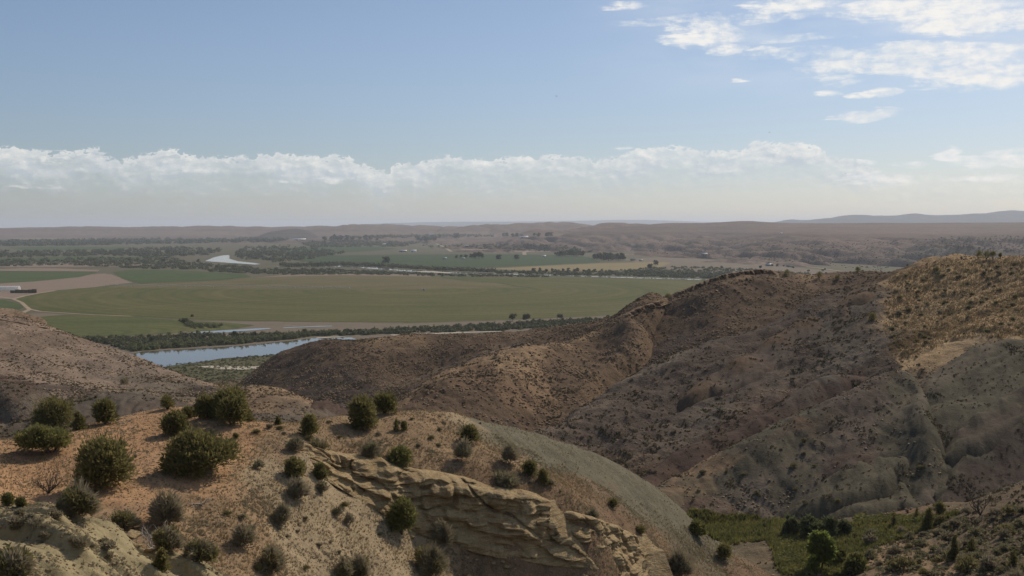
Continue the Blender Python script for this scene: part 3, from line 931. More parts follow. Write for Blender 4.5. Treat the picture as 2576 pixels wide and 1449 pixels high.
def ground_z(x, y):
    a, l = np.asarray(x) / np.asarray(y), np.log(np.asarray(y))
    fc = np.clip((a - A_[0]) / (A_[1] - A_[0]), 0, NA - 1.001)
    fr = np.clip((l - L_[0]) / (L_[1] - L_[0]), 0, NY - 1.001)
    c, r = fc.astype(int), fr.astype(int)
    u, v = fc - c, fr - r
    return (GZ[r, c] * (1 - u) * (1 - v) + GZ[r, c + 1] * u * (1 - v) + GZ[r + 1, c] * (1 - u) * v + GZ[r + 1, c + 1] * u * v)

# ------------------------------------------------------------------ valley floor, far hills, mountains
def vp(u, v, z=0.0):
    a, t = ray(u, v)
    Y = (z - CAMZ) / t
    return a * Y, Y, z


M_valley = ground_mat('valley_soil', [(0.075, 0.085, 0.04), (0.10, 0.095, 0.05), (0.135, 0.11, 0.07), (0.085, 0.09, 0.042), (0.16, 0.125, 0.085)], 160.0)
xs = np.array([-60000, -9000, -3000, -1000, 0, 1000, 3000, 9000, 60000.0])
ys = np.array([-4000, 300, 800, 1500, 3000, 6000, 12000, 70000.0])
gx, gy = np.meshgrid(xs, ys)
V = np.c_[gx.ravel(), gy.ravel(), np.zeros(gx.size)]
nx = len(xs)
q = [(j * nx + i, j * nx + i + 1, (j + 1) * nx + i + 1, (j + 1) * nx + i) for j in range(len(ys) - 1) for i in range(nx - 1)]
tag(mesh_np('valley_floor', V, np.array(q), M_valley), kind='structure')

FB = ((1.06, 0.0025), (1.2, 0.012), (1.4, 0.03))
FAR = []
FAR.append(Hill(bk=FB, name='left_plateau', crest=[(-300, 575, 11000, 'far'), (-100, 574, 11000, 'far'), (0, 574, 11000, 'far'), (200, 571, 11000, 'far'), (400, 570, 11000, 'far'), (560, 570, 11000, 'far'), (700, 571, 11000, 'far'), (760, 570, 11000, 'far'), (830, 570, 11000, 'far')],
    face=[(-200, 590, 9200, 'far2'), (0, 590, 9200, 'far'), (250, 588, 9200, 'far'), (500, 588, 9000, 'far'), (750, 590, 8800, 'far'), (-150, 606, 7600, 'far'), (50, 606, 7600, 'pink'), (300, 603, 7700, 'far'), (550, 602, 7700, 'far2'), (750, 600, 7800, 'far2')],
    noise=[(600, 9, False), (150, 4, True)], gul=[(0.1, -1, 300, 12)], reach=0.2))
FAR.append(Hill(bk=FB, name='centre_mesa', crest=[(760, 576, 9800, 'far'), (820, 571, 9800, 'far'), (855, 566, 9800, 'far'), (883, 562.5, 9800, 'far'), (930, 563, 9800, 'far'), (1050, 567, 9800, 'far'), (1120, 569, 9800, 'far'), (1200, 574, 9800, 'far')],
    face=[(800, 590, 8600, 'far2'), (883, 584, 8600, 'far'), (1000, 583, 8600, 'far'), (1150, 585, 8600, 'far'), (850, 600, 7800, 'far2'), (1000, 598, 7800, 'far'), (1150, 598, 7800, 'far')],
    noise=[(500, 8, False)], gul=[(0.1, -1, 260, 14)], reach=0.2))
FAR.append(Hill(bk=FB, name='dark_butte', crest=[(650, 594, 8400, 'dark'), (670, 586, 8400, 'dark'), (700, 579, 8400, 'dark'), (740, 577, 8400, 'dark'), (775, 577, 8400, 'dark'), (790, 590, 8400, 'dark')],
    face=[(680, 594, 8000, 'dark'), (740, 592, 8000, 'dark'), (780, 594, 8000, 'dark')], noise=[(300, 5, False)], gul=[(0.1, -1, 150, 8)], reach=0.05, kf=30))
FAR.append(Hill(bk=FB, name='middle_hills', crest=[(1080, 576, 9000, 'far'), (1140, 572, 9000, 'far'), (1190, 563, 9000, 'far'), (1228, 562, 9000, 'far'), (1272, 566, 9000, 'far'), (1300, 561, 9000, 'far'), (1350, 558, 9000, 'far'), (1430, 557, 9000, 'far'), (1465, 561, 9000, 'far'), (1500, 567, 9000, 'far'), (1600, 575, 9000, 'far')],
    face=[(1150, 586, 8000, 'far'), (1250, 584, 8000, 'far'), (1400, 580, 8000, 'far'), (1200, 598, 7400, 'far'), (1350, 592, 7300, 'far2'), (1480, 588, 7300, 'far')], noise=[(500, 9, False)], gul=[(0.1, -1, 260, 22)], reach=0.18))
FAR.append(Hill(bk=FB, name='tan_hills', crest=[(1300, 590, 6200, 'far'), (1330, 581, 6200, 'far'), (1345, 577, 6200, 'far'), (1410, 577, 6200, 'far'), (1440, 574, 6400, 'far'), (1470, 568, 6600, 'far'), (1500, 564, 6800, 'far'), (1560, 562, 7000, 'far'), (1620, 565, 7000, 'far'), (1700, 575, 7000, 'far')],
    face=[(1340, 597, 5700, 'far'), (1420, 592, 5700, 'far'), (1500, 588, 5800, 'far'), (1600, 585, 5800, 'far')], noise=[(350, 7, False)], gul=[(0.2, -0.97, 200, 16)], reach=0.15, kf=60))
FAR.append(Hill(bk=FB, name='right_plateau', crest=[(1560, 572, 6500, 'far2'), (1640, 566, 6500, 'far2'), (1680, 562, 6500, 'far2'), (1740, 561, 6500, 'far2'), (1815, 560.5, 6500, 'far2'), (1845, 557, 6400, 'far2'), (1900, 557, 6400, 'far2'), (1930, 561, 6500, 'far2'), (2000, 562, 6500, 'far2'), (2150, 562, 6500, 'far2'), (2350, 562, 6500, 'far2'), (2576, 562, 6400, 'far2'), (2800, 562, 6300, 'far2')],
    face=[(1400, 599, 4900, 'far2'), (1480, 595, 5000, 'far2'), (1548, 593, 5000, 'far2'), (1664, 592, 5000, 'far2'), (1800, 592, 4800, 'far2'), (1800, 578, 5600, 'far2'), (1500, 620, 4250, 'far2'), (1420, 614, 4400, 'far2'), (1640, 618, 4150, 'far2'), (1520, 640, 3720, 'pink'), (1640, 646, 3420, 'far2'),
          (1900, 608, 3750, 'far2'), (1900, 585, 4700, 'far2'), (2100, 620, 3150, 'far2'), (2350, 627, 2780, 'grey'), (2576, 626, 2600, 'grey'), (2750, 626, 2500, 'grey'), (2200, 595, 3800, 'far'), (2500, 600, 3350, 'far2'), (2300, 576, 5000, 'far'), (2576, 578, 4800, 'far2'), (2000, 575, 5400, 'far'),
          (1780, 640, 3300, 'far2'), (1780, 655, 3000, 'far2'), (1900, 640, 3050, 'far2'), (1900, 664, 2720, 'pink'), (2100, 650, 2700, 'far2'), (2100, 679, 2360, 'pink'), (2250, 660, 2450, 'far2'), (2250, 692, 2150, 'pink'), (2400, 665, 2320, 'far2'), (2576, 665, 2250, 'far2'), (2576, 700, 2050, 'far2'), (2750, 680, 2050, 'far2')],
    noise=[(420, 5, False), (120, 3, False)], gul=[(-0.25, 0.97, 150, 46), (-0.3, 0.95, 55, 12)], gz=(52, 74), reach=0.2, kf=120, lam=1e-4))
FAR.append(Hill(bk=FB, name='mountains', crest=[(1850, 566, 17000, 'blue'), (1930, 561, 17000, 'blue'), (1965, 556, 17000, 'blue'), (2003, 552, 17000, 'blue'), (2024, 557, 17000, 'blue'), (2055, 553, 17000, 'blue'), (2100, 545, 17000, 'blue'), (2150, 540, 17000, 'blue'), (2220, 543, 17000, 'blue'), (2285, 540, 17000, 'blue'), (2308, 536, 17000, 'blue'), (2340, 541, 17000, 'blue'),
    (2400, 543, 17000, 'blue'), (2450, 538, 17000, 'blue'), (2500, 533, 17000, 'blue'), (2540, 529, 17000, 'blue'), (2580, 531, 17000, 'blue'), (2650, 534, 17000, 'blue'), (2800, 540, 17000, 'blue')],
    face=[(1950, 564, 15500, 'blue'), (2100, 562, 15200, 'blue'), (2300, 561, 15000, 'blue'), (2550, 560, 15000, 'blue'), (2750, 561, 15000, 'blue')], noise=[(900, 18, False)], gul=[(0.3, -0.95, 500, 40)], reach=0.2, kf=80))
FAR.append(Hill(bk=FB, name='distant_ridge', crest=[(820, 571, 34000, 'blue'), (900, 567, 34000, 'blue'), (950, 562.5, 34000, 'blue'), (1050, 559.5, 34000, 'blue'), (1170, 558.5, 34000, 'blue'), (1300, 559, 34000, 'blue'), (1420, 556, 34000, 'blue'), (1550, 553, 34000, 'blue'), (1600, 553, 34000, 'blue'), (1680, 555, 34000, 'blue'), (1800, 559, 34000, 'blue')],
    face=[(850, 573, 31000, 'blue'), (1000, 567, 31000, 'blue'), (1500, 563, 31000, 'blue'), (1750, 564, 31000, 'blue')], noise=[(1500, 18, False)], reach=0.06, kf=400))

M_far = soil_mat('far_soil', 45.0, 0.95, stones=0.0, rough_bump=0.25)
fa = np.linspace(-0.56, 0.56, 700)
fl = np.linspace(math.log(1900.0), math.log(42000.0), 700)
fY = np.exp(fl)[:, None] * np.ones(len(fa))[None]
fX = fa[None] * fY
FZ = []
for h in FAR:
    z = np.full(fX.shape, -50.0)
    lo, hi = h.Q.min(0) - 0.35, h.Q.max(0) + 0.35
    r0, r1 = np.searchsorted(fl, [lo[1], hi[1]])
    c0, c1 = np.searchsorted(fa * KA, [lo[0], hi[0]])
    z[r0:r1, c0:c1] = h.z(fX[r0:r1, c0:c1], fY[r0:r1, c0:c1])
    FZ.append(z)
FGZ = np.maximum(np.max(FZ, 0), 0)
FTT = (FGZ - CAMZ) / fY
for h, z in zip(FAR, FZ):
    own = dil(z > -3.0, 1) & (z > -30)
    cell = own[:-1, :-1] & own[1:, :-1] & own[:-1, 1:] & own[1:, 1:]
    used = np.zeros(own.shape, bool)
    used[:-1, :-1] |= cell
    used[1:, :-1] |= cell
    used[:-1, 1:] |= cell
    used[1:, 1:] |= cell
    idx = -np.ones(own.shape, np.int64)
    idx[used] = np.arange(used.sum())
    V = np.c_[fX[used], fY[used], z[used]]
    q = np.stack([idx[:-1, :-1][cell], idx[:-1, 1:][cell], idx[1:, 1:][cell], idx[1:, :-1][cell]], -1)
    c = h.colour(V[:, 0], V[:, 1], V[:, 2])
    b = fbm((V[:, 2] + 4 * fbm(V[:, 0] / 300, V[:, 1] / 300, None, 3, 3)) / 14.0, 0 * V[:, 2] + 3.3, None, 3, 9)
    if h.name not in ('mountains', 'distant_ridge'):
        k = sstep(b, 0.1, 0.3)[:, None] * 0.25
        c = c * (1 - k) + np.array(PAL['palegrey']) * k
        k = sstep(-b, 0.1, 0.3)[:, None] * 0.3
        c = c * (1 - k) + np.array(PAL['dark']) * k
    o = mesh_np(h.name, V, q, M_far, smooth=True, col=np.clip(c, 0.01, 1))
    tag(o, kind='structure')


def far_hit(u, v):
    a, t = ray(u, v)
    c = int(min(max(round((a - fa[0]) / (fa[1] - fa[0])), 0), len(fa) - 1))
    k = np.nonzero((FTT[:, c] >= t) & (FGZ[:, c] > 0.3))[0]
    Yp = -CAMZ / t if t < 0 else 1e9
    if len(k) and fY[k[0], 0] < Yp:
        Y = fY[k[0], 0]
        return a * Y, Y, FGZ[k[0], c]
    return a * Yp, Yp, 0.0


# ------------------------------------------------------------------ sheets on the valley floor: fields, river, tracks
def sheet(name, uv, z, mat, jit=0.0, kind='structure', step=None, seed=1):
    """flat outline on the valley floor, its edge roughened by jit metres"""
    P = [vp(u, v, z) for u, v in uv]
    out = []
    n = len(P)
    for i in range(n):
        p, q2 = np.array(P[i]), np.array(P[(i + 1) % n])
        L = np.linalg.norm(q2 - p)
        k = max(1, min(60, int(L / (step or max(3.0, p[1] / 150)))))
        for j in range(k):
            out.append(p + (q2 - p) * j / k)
    out = np.array(out)
    if jit:
        out[:, 1] += jit * fbm(out[:, 0] / (jit * 5), out[:, 1] / (jit * 9), None, 3, seed) * 1.6
        out[:, 0] += jit * fbm(out[:, 0] / (jit * 5), out[:, 1] / (jit * 9), None, 3, seed + 5) * 1.6
    me = bpy.data.meshes.new(name)
    me.from_pydata([tuple(p) for p in out], [], [list(range(len(out)))])
    me.update()
    if me.polygons[0].normal.z < 0:
        me.flip_normals()
    me.materials.append(mat)
    o = bpy.data.objects.new(name, me)
    COL.objects.link(o)
    return tag(o, kind=kind)


def ribbon(name, uv, width, z, mat, jit=0.6):
    P = np.array([vp(u, v, z) for u, v in uv])
    Q = []
    for i in range(len(P) - 1):
        for k in range(8):
            Q.append(P[i] + (P[i + 1] - P[i]) * k / 8)
    Q.append(P[-1])
    Q = np.array(Q)
    Q[:, 1] += jit * fbm(Q[:, 0] / 25, Q[:, 1] / 25, None, 3, 3) * 2
    T = np.gradient(Q, axis=0)
    T /= np.linalg.norm(T, axis=1)[:, None]
    N = np.c_[-T[:, 1], T[:, 0], 0 * T[:, 0]]
    V = np.concatenate([Q - N * width / 2, Q + N * width / 2])
    n = len(Q)
    f = np.array([(i, i + 1, n + i + 1, n + i) for i in range(n - 1)])
    return tag(mesh_np(name, V, f, mat), kind='structure')


pc = vp(1065, 730)
M_crop = crop_mat('mown_crop', (0.070, 0.078, 0.020), (0.130, 0.112, 0.040), pc, 24.0, 0.7)
M_crop2 = crop_mat('upper_crop', (0.098, 0.090, 0.034), (0.160, 0.125, 0.058), pc, 26.0, 0.6)
M_crop3 = crop_mat('corner_crop', (0.062, 0.078, 0.022), (0.13, 0.12, 0.042), vp(250, 838), 17.0, 0.9)
M_green = crop_mat('green_crop', (0.052, 0.078, 0.024), (0.082, 0.10, 0.034), vp(120, 700), 30.0, 0.4)
M_dgreen = crop_mat('dark_green_crop', (0.040, 0.062, 0.022), (0.06, 0.082, 0.03), vp(1200, 650), 40.0, 0.4)
M_hayf = crop_mat('stubble', (0.20, 0.16, 0.075), (0.27, 0.205, 0.10), vp(1400, 670), 30.0, 0.3)
M_bare = ground_mat('bare_soil', [(0.20, 0.145, 0.105), (0.25, 0.18, 0.135), (0.21, 0.16, 0.11), (0.27, 0.205, 0.155)], 40.0)
M_flat = ground_mat('sand_flat', [(0.12, 0.105, 0.07), (0.19, 0.145, 0.105), (0.16, 0.13, 0.085), (0.24, 0.185, 0.14)], 45.0)
M_brush = ground_mat('brush_flat', [(0.075, 0.075, 0.035), (0.115, 0.10, 0.05), (0.095, 0.088, 0.042), (0.15, 0.125, 0.07)], 14.0)
M_track = plain_mat('pale_track', (0.33, 0.25, 0.17), 0.95, 0.05, 0.12, 0.05)
M_sand = plain_mat('pale_sand', (0.45, 0.39, 0.30), 0.95, 0.2, 0.12, 0.05)
M_water = water_mat()

sheet('river_flat', [(-60, 792), (110, 788), (240, 795), (430, 806), (860, 811), (1040, 813), (1210, 808), (1380, 801), (1560, 792), (1700, 780), (1700, 860), (1200, 880), (860, 900), (640, 985), (300, 985), (-60, 985)], 0.05, M_flat, 4)
sheet('brush_flat', [(395, 918), (440, 915), (570, 900), (715, 889), (800, 870), (900, 870), (900, 1010), (380, 1010)], 0.12, M_brush, 3)
sheet('crop_field', [(33, 752), (83, 738), (133, 730), (200, 724), (267, 719), (350, 714), (450, 710), (550, 706), (627, 699), (733, 694), (872, 692.5), (1000, 694), (1138, 697), (1280, 697.5), (1405, 698), (1605, 700), (1779, 705), (1790, 712), (1740, 730), (1700, 760), (1640, 780), (1538, 792), (1450, 797), (1372, 800), (1205, 806), (1038, 811), (859, 809.5), (567, 806), (423, 801), (330, 795), (233, 790), (160, 786), (110, 783), (67, 772)], 0.15, M_crop, 1.2)
sheet('upper_field', [(300, 717), (350, 714), (450, 710), (550, 706), (627, 699), (733, 694), (872, 692.5), (1000, 694.5), (1100, 697), (1180, 706), (1240, 711), (1320, 722), (1338, 724), (1100, 727), (860, 729), (600, 728), (400, 726), (262, 723)], 0.22, M_crop2, 1.0)
sheet('green_field', [(283, 684), (340, 678), (433, 680), (520, 684), (617, 690), (630, 696), (550, 705), (450, 709), (353, 713), (310, 701)], 0.3, M_green, 1.0)
sheet('green_field', [(-80, 682), (0, 682), (247, 684), (225, 691), (200, 697), (140, 703), (83, 708), (0, 713), (-80, 714)], 0.3, M_green, 1.0)
sheet('bare_ground', [(-80, 714), (0, 713), (83, 708), (140, 703), (213, 691), (262, 688), (280, 690), (305, 700), (333, 711), (240, 722), (133, 731), (95, 738), (33, 752), (-80, 750)], 0.22, M_bare, 2.0)
sheet('tan_bank', [(-80, 676), (0, 677), (60, 674), (140, 675), (250, 679), (247, 683), (140, 682), (0, 681.5), (-80, 681)], 0.36, M_bare, 2.0)
sheet('corner_field', [(96, 797), (160, 792), (300, 794), (450, 806), (462, 818), (470, 832), (440, 838), (333, 844), (213, 849), (130, 852), (60, 830)], 0.17, M_crop3, 1.2)
sheet('small_green_field', [(-60, 752), (10, 754), (40, 762), (62, 771), (50, 778), (-60, 778)], 0.2, M_green, 1.0)
ribbon('dirt_track', [(-60, 743), (0, 746.5), (33, 752), (55, 761), (65, 771), (75, 778), (100, 783), (160, 787), (233, 791.5), (330, 795)], 5.0, 0.30, M_track)
ribbon('dirt_track', [(33, 752), (62, 744), (95, 738), (140, 731)], 6.0, 0.31, M_track)
ribbon('dirt_track', [(75, 778), (62, 784), (40, 795)], 6.0, 0.29, M_track)
ribbon('field_track', [(240, 781), (340, 773), (430, 767), (560, 760), (700, 752), (859, 743), (960, 738), (1065, 731)], 2.6, 0.28, plain_mat('worn_track', (0.21, 0.165, 0.085), 0.95, 0.05, 0.15, 0.05))
ribbon('field_edge', [(1112, 698), (1180, 707), (1260, 712), (1300, 720), (1338, 724)], 7.0, 0.32, M_dgreen)
sheet('river', [(300, 894), (338, 889), (360, 884), (433, 880), (520, 875), (600, 870), (733, 857), (800, 849), (850, 848.5), (885, 849), (895, 856), (840, 872), (800, 880), (713, 890), (640, 896), (567, 901), (433, 920), (400, 926), (380, 940), (300, 940)], 0.35, M_water, 2.0)
sheet('slough', [(473, 837), (500, 834), (560, 831), (640, 826.5), (678, 825), (681, 827), (640, 831), (590, 834), (575, 836), (520, 838), (480, 839)], 0.25, M_water, 1.2)
sheet('slough', [(712, 824), (760, 822), (800, 820), (835, 819.5), (835, 821), (780, 822.5), (716, 825.5)], 0.25, M_water, 1.0)
sheet('marsh', [(450, 812), (480, 808), (560, 811), (640, 818), (600, 826), (520, 832), (470, 835)], 0.2, M_crop3, 2.0)
sheet('sand_bar', [(495, 922), (560, 919), (600, 922), (655, 921), (652, 928), (600, 930), (540, 927)], 0.2, M_sand, 2.0)
sheet('sand_bar', [(980, 842), (1060, 838.5), (1140, 836), (1262, 832.5), (1262, 834), (1140, 838.5), (1060, 841), (985, 844)], 0.45, M_sand, 1.0)
sheet('sand_bar', [(795, 849), (850, 846.5), (870, 847), (800, 851)], 0.45, M_sand, 0.7)
# upper valley
sheet('river_reach', [(515, 656.5), (540, 646.5), (560, 642.5), (577, 641.5), (577, 651), (600, 657.5), (640, 661.5), (655, 664.5), (640, 665.5), (600, 662.5), (560, 660)], 0.5, M_water, 5.0)
sheet('river_reach', [(690, 671), (760, 669), (835, 667), (875, 668), (955, 671), (985, 674), (1000, 678), (1060, 679.5), (1105, 680.5), (1150, 684.5), (1240, 687.4), (1350, 690.7), (1490, 695.1), (1610, 698.4), (1700, 701), (1810, 704.8), (1830, 706.5), (1700, 702.3), (1540, 697.8), (1400, 693.4), (1240, 689), (1140, 687.5), (1060, 684), (1005, 681), (950, 677), (875, 671), (760, 672)], 0.5, M_water, 5.0)
sheet('sand_bar', [(1040, 682), (1090, 682), (1140, 686), (1130, 687.5), (1060, 684.5)], 0.6, M_sand, 3.0)
sheet('green_field', [(700, 646), (805, 643), (1000, 640), (1270, 639), (1400, 641), (1480, 646), (1512, 660), (1420, 664), (1350, 668), (1200, 673), (1080, 671), (1000, 670), (900, 665), (760, 658)], 0.35, M_dgreen, 5.0)
sheet('stubble_field', [(1222, 676), (1300, 672), (1400, 667), (1505, 662.5), (1640, 659), (1690, 660), (1660, 672), (1572, 680), (1430, 682), (1320, 681)], 0.35, M_hayf, 5.0)
sheet('green_field', [(60, 648), (200, 645), (400, 646), (440, 648), (300, 653), (100, 656), (-80, 660), (-80, 652)], 0.35, M_green, 5.0)
sheet('green_field', [(690, 624), (800, 621), (940, 620), (1000, 626), (900, 634), (740, 637), (660, 632)], 0.35, M_dgreen, 6.0)
sheet('green_field', [(1020, 605), (1200, 602), (1330, 603), (1420, 606), (1330, 612), (1180, 614), (1050, 612)], 0.35, M_dgreen, 8.0)
sheet('green_field', [(20, 622), (180, 620), (330, 622), (300, 628), (60, 630)], 0.35, M_green, 8.0)
sheet('pale_field', [(850, 603), (1000, 600), (1100, 600), (1050, 604), (900, 608)], 0.35, M_hayf, 8.0)
sheet('pale_field', [(880, 595), (1100, 592), (1260, 593), (1250, 597), (1000, 598)], 0.35, M_hayf, 8.0)
sheet('bare_ground', [(0, 667), (180, 661), (420, 664), (300, 670), (100, 672), (-80, 672)], 0.3, M_bare, 8.0)
sheet('bare_ground', [(1130, 621), (1260, 618), (1400, 620), (1440, 632), (1300, 634), (1180, 633)], 0.3, M_bare, 8.0)
sheet('bare_ground', [(1560, 652), (1700, 645), (1900, 665), (2100, 682), (2150, 700), (2000, 695), (1850, 690), (1700, 680), (1640, 668)], 0.3, M_flat, 8.0)
sheet('bare_ground', [(640, 698), (760, 688), (900, 688), (1100, 692), (1080, 696), (872, 692.5), (733, 695)], 0.32, M_bare, 3.0)
ribbon('farm_road', [(1085, 607), (1100, 614), (1120, 622), (1135, 633)], 14.0, 0.55, M_track, 4)
ribbon('farm_road', [(1320, 641), (1318, 635), (1330, 631), (1345, 629)], 14.0, 0.55, M_track, 4)
ribbon('farm_road', [(1850, 656), (1900, 660), (1980, 666), (2060, 674), (2120, 683), (2160, 690)], 9.0, 0.6, M_track, 2)
ribbon('farm_road', [(1640, 676), (1740, 672), (1840, 672), (1880, 668)], 6.0, 0.6, M_track, 2)

# ------------------------------------------------------------------ haze over the whole place
def build_haze():
    m = bpy.data.materials.new('haze_air')
    m.use_nodes = True
    t = m.node_tree
    t.nodes.clear()
    out = t.nodes.new('ShaderNodeOutputMaterial')
    v = t.nodes.new('ShaderNodeVolumePrincipled')
    v.inputs['Color'].default_value = (0.84, 0.90, 1.0, 1)
    v.inputs['Density'].default_value = HAZE
    v.inputs['Anisotropy'].default_value = 0.25
    t.links.new(v.outputs[0], out.inputs['Volume'])
    b = MB()
    b.box((0, 30000, 178), (130000, 80000, 360))
    o = b.build('haze', m)
    tag(o, kind='stuff')


HAZE = 4.4e-5
build_haze()

# ------------------------------------------------------------------ foliage
def quads_from(Cn, U, Vv):
    """one quad per centre, spanned by half vectors U and Vv"""
    n = len(Cn)
    P = np.stack([Cn - U - Vv, Cn + U - Vv, Cn + U * 0.45 + Vv, Cn - U * 0.45 + Vv], 1).reshape(-1, 3)
    return P, np.arange(4 * n).reshape(n, 4)


def unit(v):
    return v / (np.linalg.norm(v, axis=-1, keepdims=True) + 1e-9)


def crown_mesh(lobes, n, size, rng, up=0.35, fill=0.25, loose=0.17, aspect=0.42):
    """leaf sprays over and through a set of ellipsoid lobes (x, y, z, rx, ry, rz)"""
    L = np.array(lobes, float)
    area = (L[:, 3] * L[:, 4] + L[:, 4] * L[:, 5] + L[:, 3] * L[:, 5])
    k = rng.choice(len(L), n, p=area / area.sum())
    d = unit(rng.normal(size=(n, 3)))
    d[:, 2] = np.where(d[:, 2] < -0.55, -d[:, 2], d[:, 2])
    lump = 1 + 0.36 * perlin(d[:, 0] * 2.6 + k * 3.1, d[:, 1] * 2.6, d[:, 2] * 2.6, 5)
    rad = np.where(rng.random(n) < fill, rng.uniform(0.3, 0.85, n), rng.normal(0.97, loose, n)) * lump
    C0 = L[k, :3] + d * L[k, 3:6] * rad[:, None]
    nrm = unit(d + rng.normal(size=(n, 3)) * 0.45 + np.array([0, 0, up]))
    sz = size * rng.uniform(0.6, 1.35, n)
    side = unit(np.cross(nrm, rng.normal(size=(n, 3))))
    P, f = quads_from(C0, side * (sz * aspect)[:, None], nrm * sz[:, None] * 0.9)
    keep = (C0[:, 2] > 0.02)
    f = f[keep]
    return P, f


def twig_mesh(w, h, n, rng, thick=0.012, lean=0.55, blade=0.5):
    """an airy bush: blades that fan up and out from the base"""
    az = rng.uniform(0, 2 * math.pi, n)
    out = np.sqrt(rng.random(n))
    top = np.stack([np.cos(az) * out * w / 2, np.sin(az) * out * w / 2, h * (1.0 - 0.45 * out ** 2) * rng.uniform(0.45, 1.05, n)], -1)
    t0 = rng.uniform(0.12, 0.85, n)[:, None]
    base = top * np.array([0.55, 0.55, 1.0]) * t0
    Cn = (top + base) / 2 * np.array([1, 1, 1.0])
    ax = unit(top - base + rng.normal(size=(n, 3)) * 0.12 * h)
    Ln = blade * h * rng.uniform(0.10, 0.30, n)
    side = unit(np.cross(ax, rng.normal(size=(n, 3)))) * (thick * rng.uniform(0.7, 1.6, n))[:, None]
    P0 = Cn - side
    P1 = Cn + side
    P2 = Cn + ax * Ln[:, None] * 2
    V = np.stack([P0, P1, P2], 1).reshape(-1, 3)
    V[:, 2] = np.maximum(V[:, 2], 0.0)
    return V, np.arange(3 * n).reshape(n, 3)


def branch_tubes(mb, p, d, ln, rad, depth, rng, spread=0.6, up=0.15):
    p, d = np.array(p, float), unit(np.array(d, float))
    pts, k = [p], 4
    for i in range(k):
        d = unit(d + rng.normal(size=3) * 0.22 + np.array([0, 0, up * 0.3]))
        pts.append(pts[-1] + d * ln / k)
    mb.tube(pts, np.linspace(rad, rad * 0.5, k + 1), 5)
    if depth > 0:
        for j in range(rng.integers(2, 4)):
            q = pts[rng.integers(2, k + 1)]
            branch_tubes(mb, q, d + rng.normal(size=3) * spread + np.array([0, 0, up]), ln * rng.uniform(0.5, 0.8), rad * 0.5, depth - 1, rng, spread, up)


M_juni = leaf_mat('juniper_green', (0.13, 0.12, 0.044), (0.235, 0.20, 0.075), 0.75, 1.6, 0.48)
M_juni2 = leaf_mat('light_juniper_green', (0.16, 0.155, 0.05), (0.26, 0.235, 0.085), 0.75, 1.6, 0.4)
M_olive = leaf_mat('olive_scrub', (0.17, 0.15, 0.06), (0.27, 0.225, 0.10), 0.8, 2.0)
M_twig = leaf_mat('grey_twigs', (0.22, 0.185, 0.115), (0.35, 0.29, 0.185), 0.9, 2.0)
M_bark = plain_mat('juniper_bark', (0.15, 0.11, 0.08), 0.95, 6.0, 0.3, 0.05)
M_dead = plain_mat('bleached_wood', (0.38, 0.33, 0.27), 0.9, 6.0, 0.25, 0.1)
M_char = plain_mat('dark_dead_wood', (0.10, 0.08, 0.065), 0.9, 6.0, 0.3, 0.05)
M_cott = leaf_mat('cottonwood_green', (0.16, 0.20, 0.045), (0.28, 0.30, 0.075), 0.6, 1.5, 0.45)
M_bank = leaf_mat('bank_green', (0.10, 0.115, 0.05), (0.17, 0.17, 0.078), 0.8, 0.2)
M_lush = leaf_mat('lush_green', (0.115, 0.118, 0.038), (0.235, 0.215, 0.068), 0.75, 0.35)
M_sagey = leaf_mat('sage_green', (0.18, 0.165, 0.085), (0.30, 0.26, 0.145), 0.85, 0.8)
M_straw = leaf_mat('dry_grass', (0.24, 0.17, 0.085), (0.36, 0.27, 0.15), 0.9, 1.5)


def plant_frame(u, vb, wpx, hpx):
    x, y, z = hit(u, vb)
    m = math.hypot(y, CAMZ - z) / F
    return x, y, z, wpx * m, hpx * m * 1.02


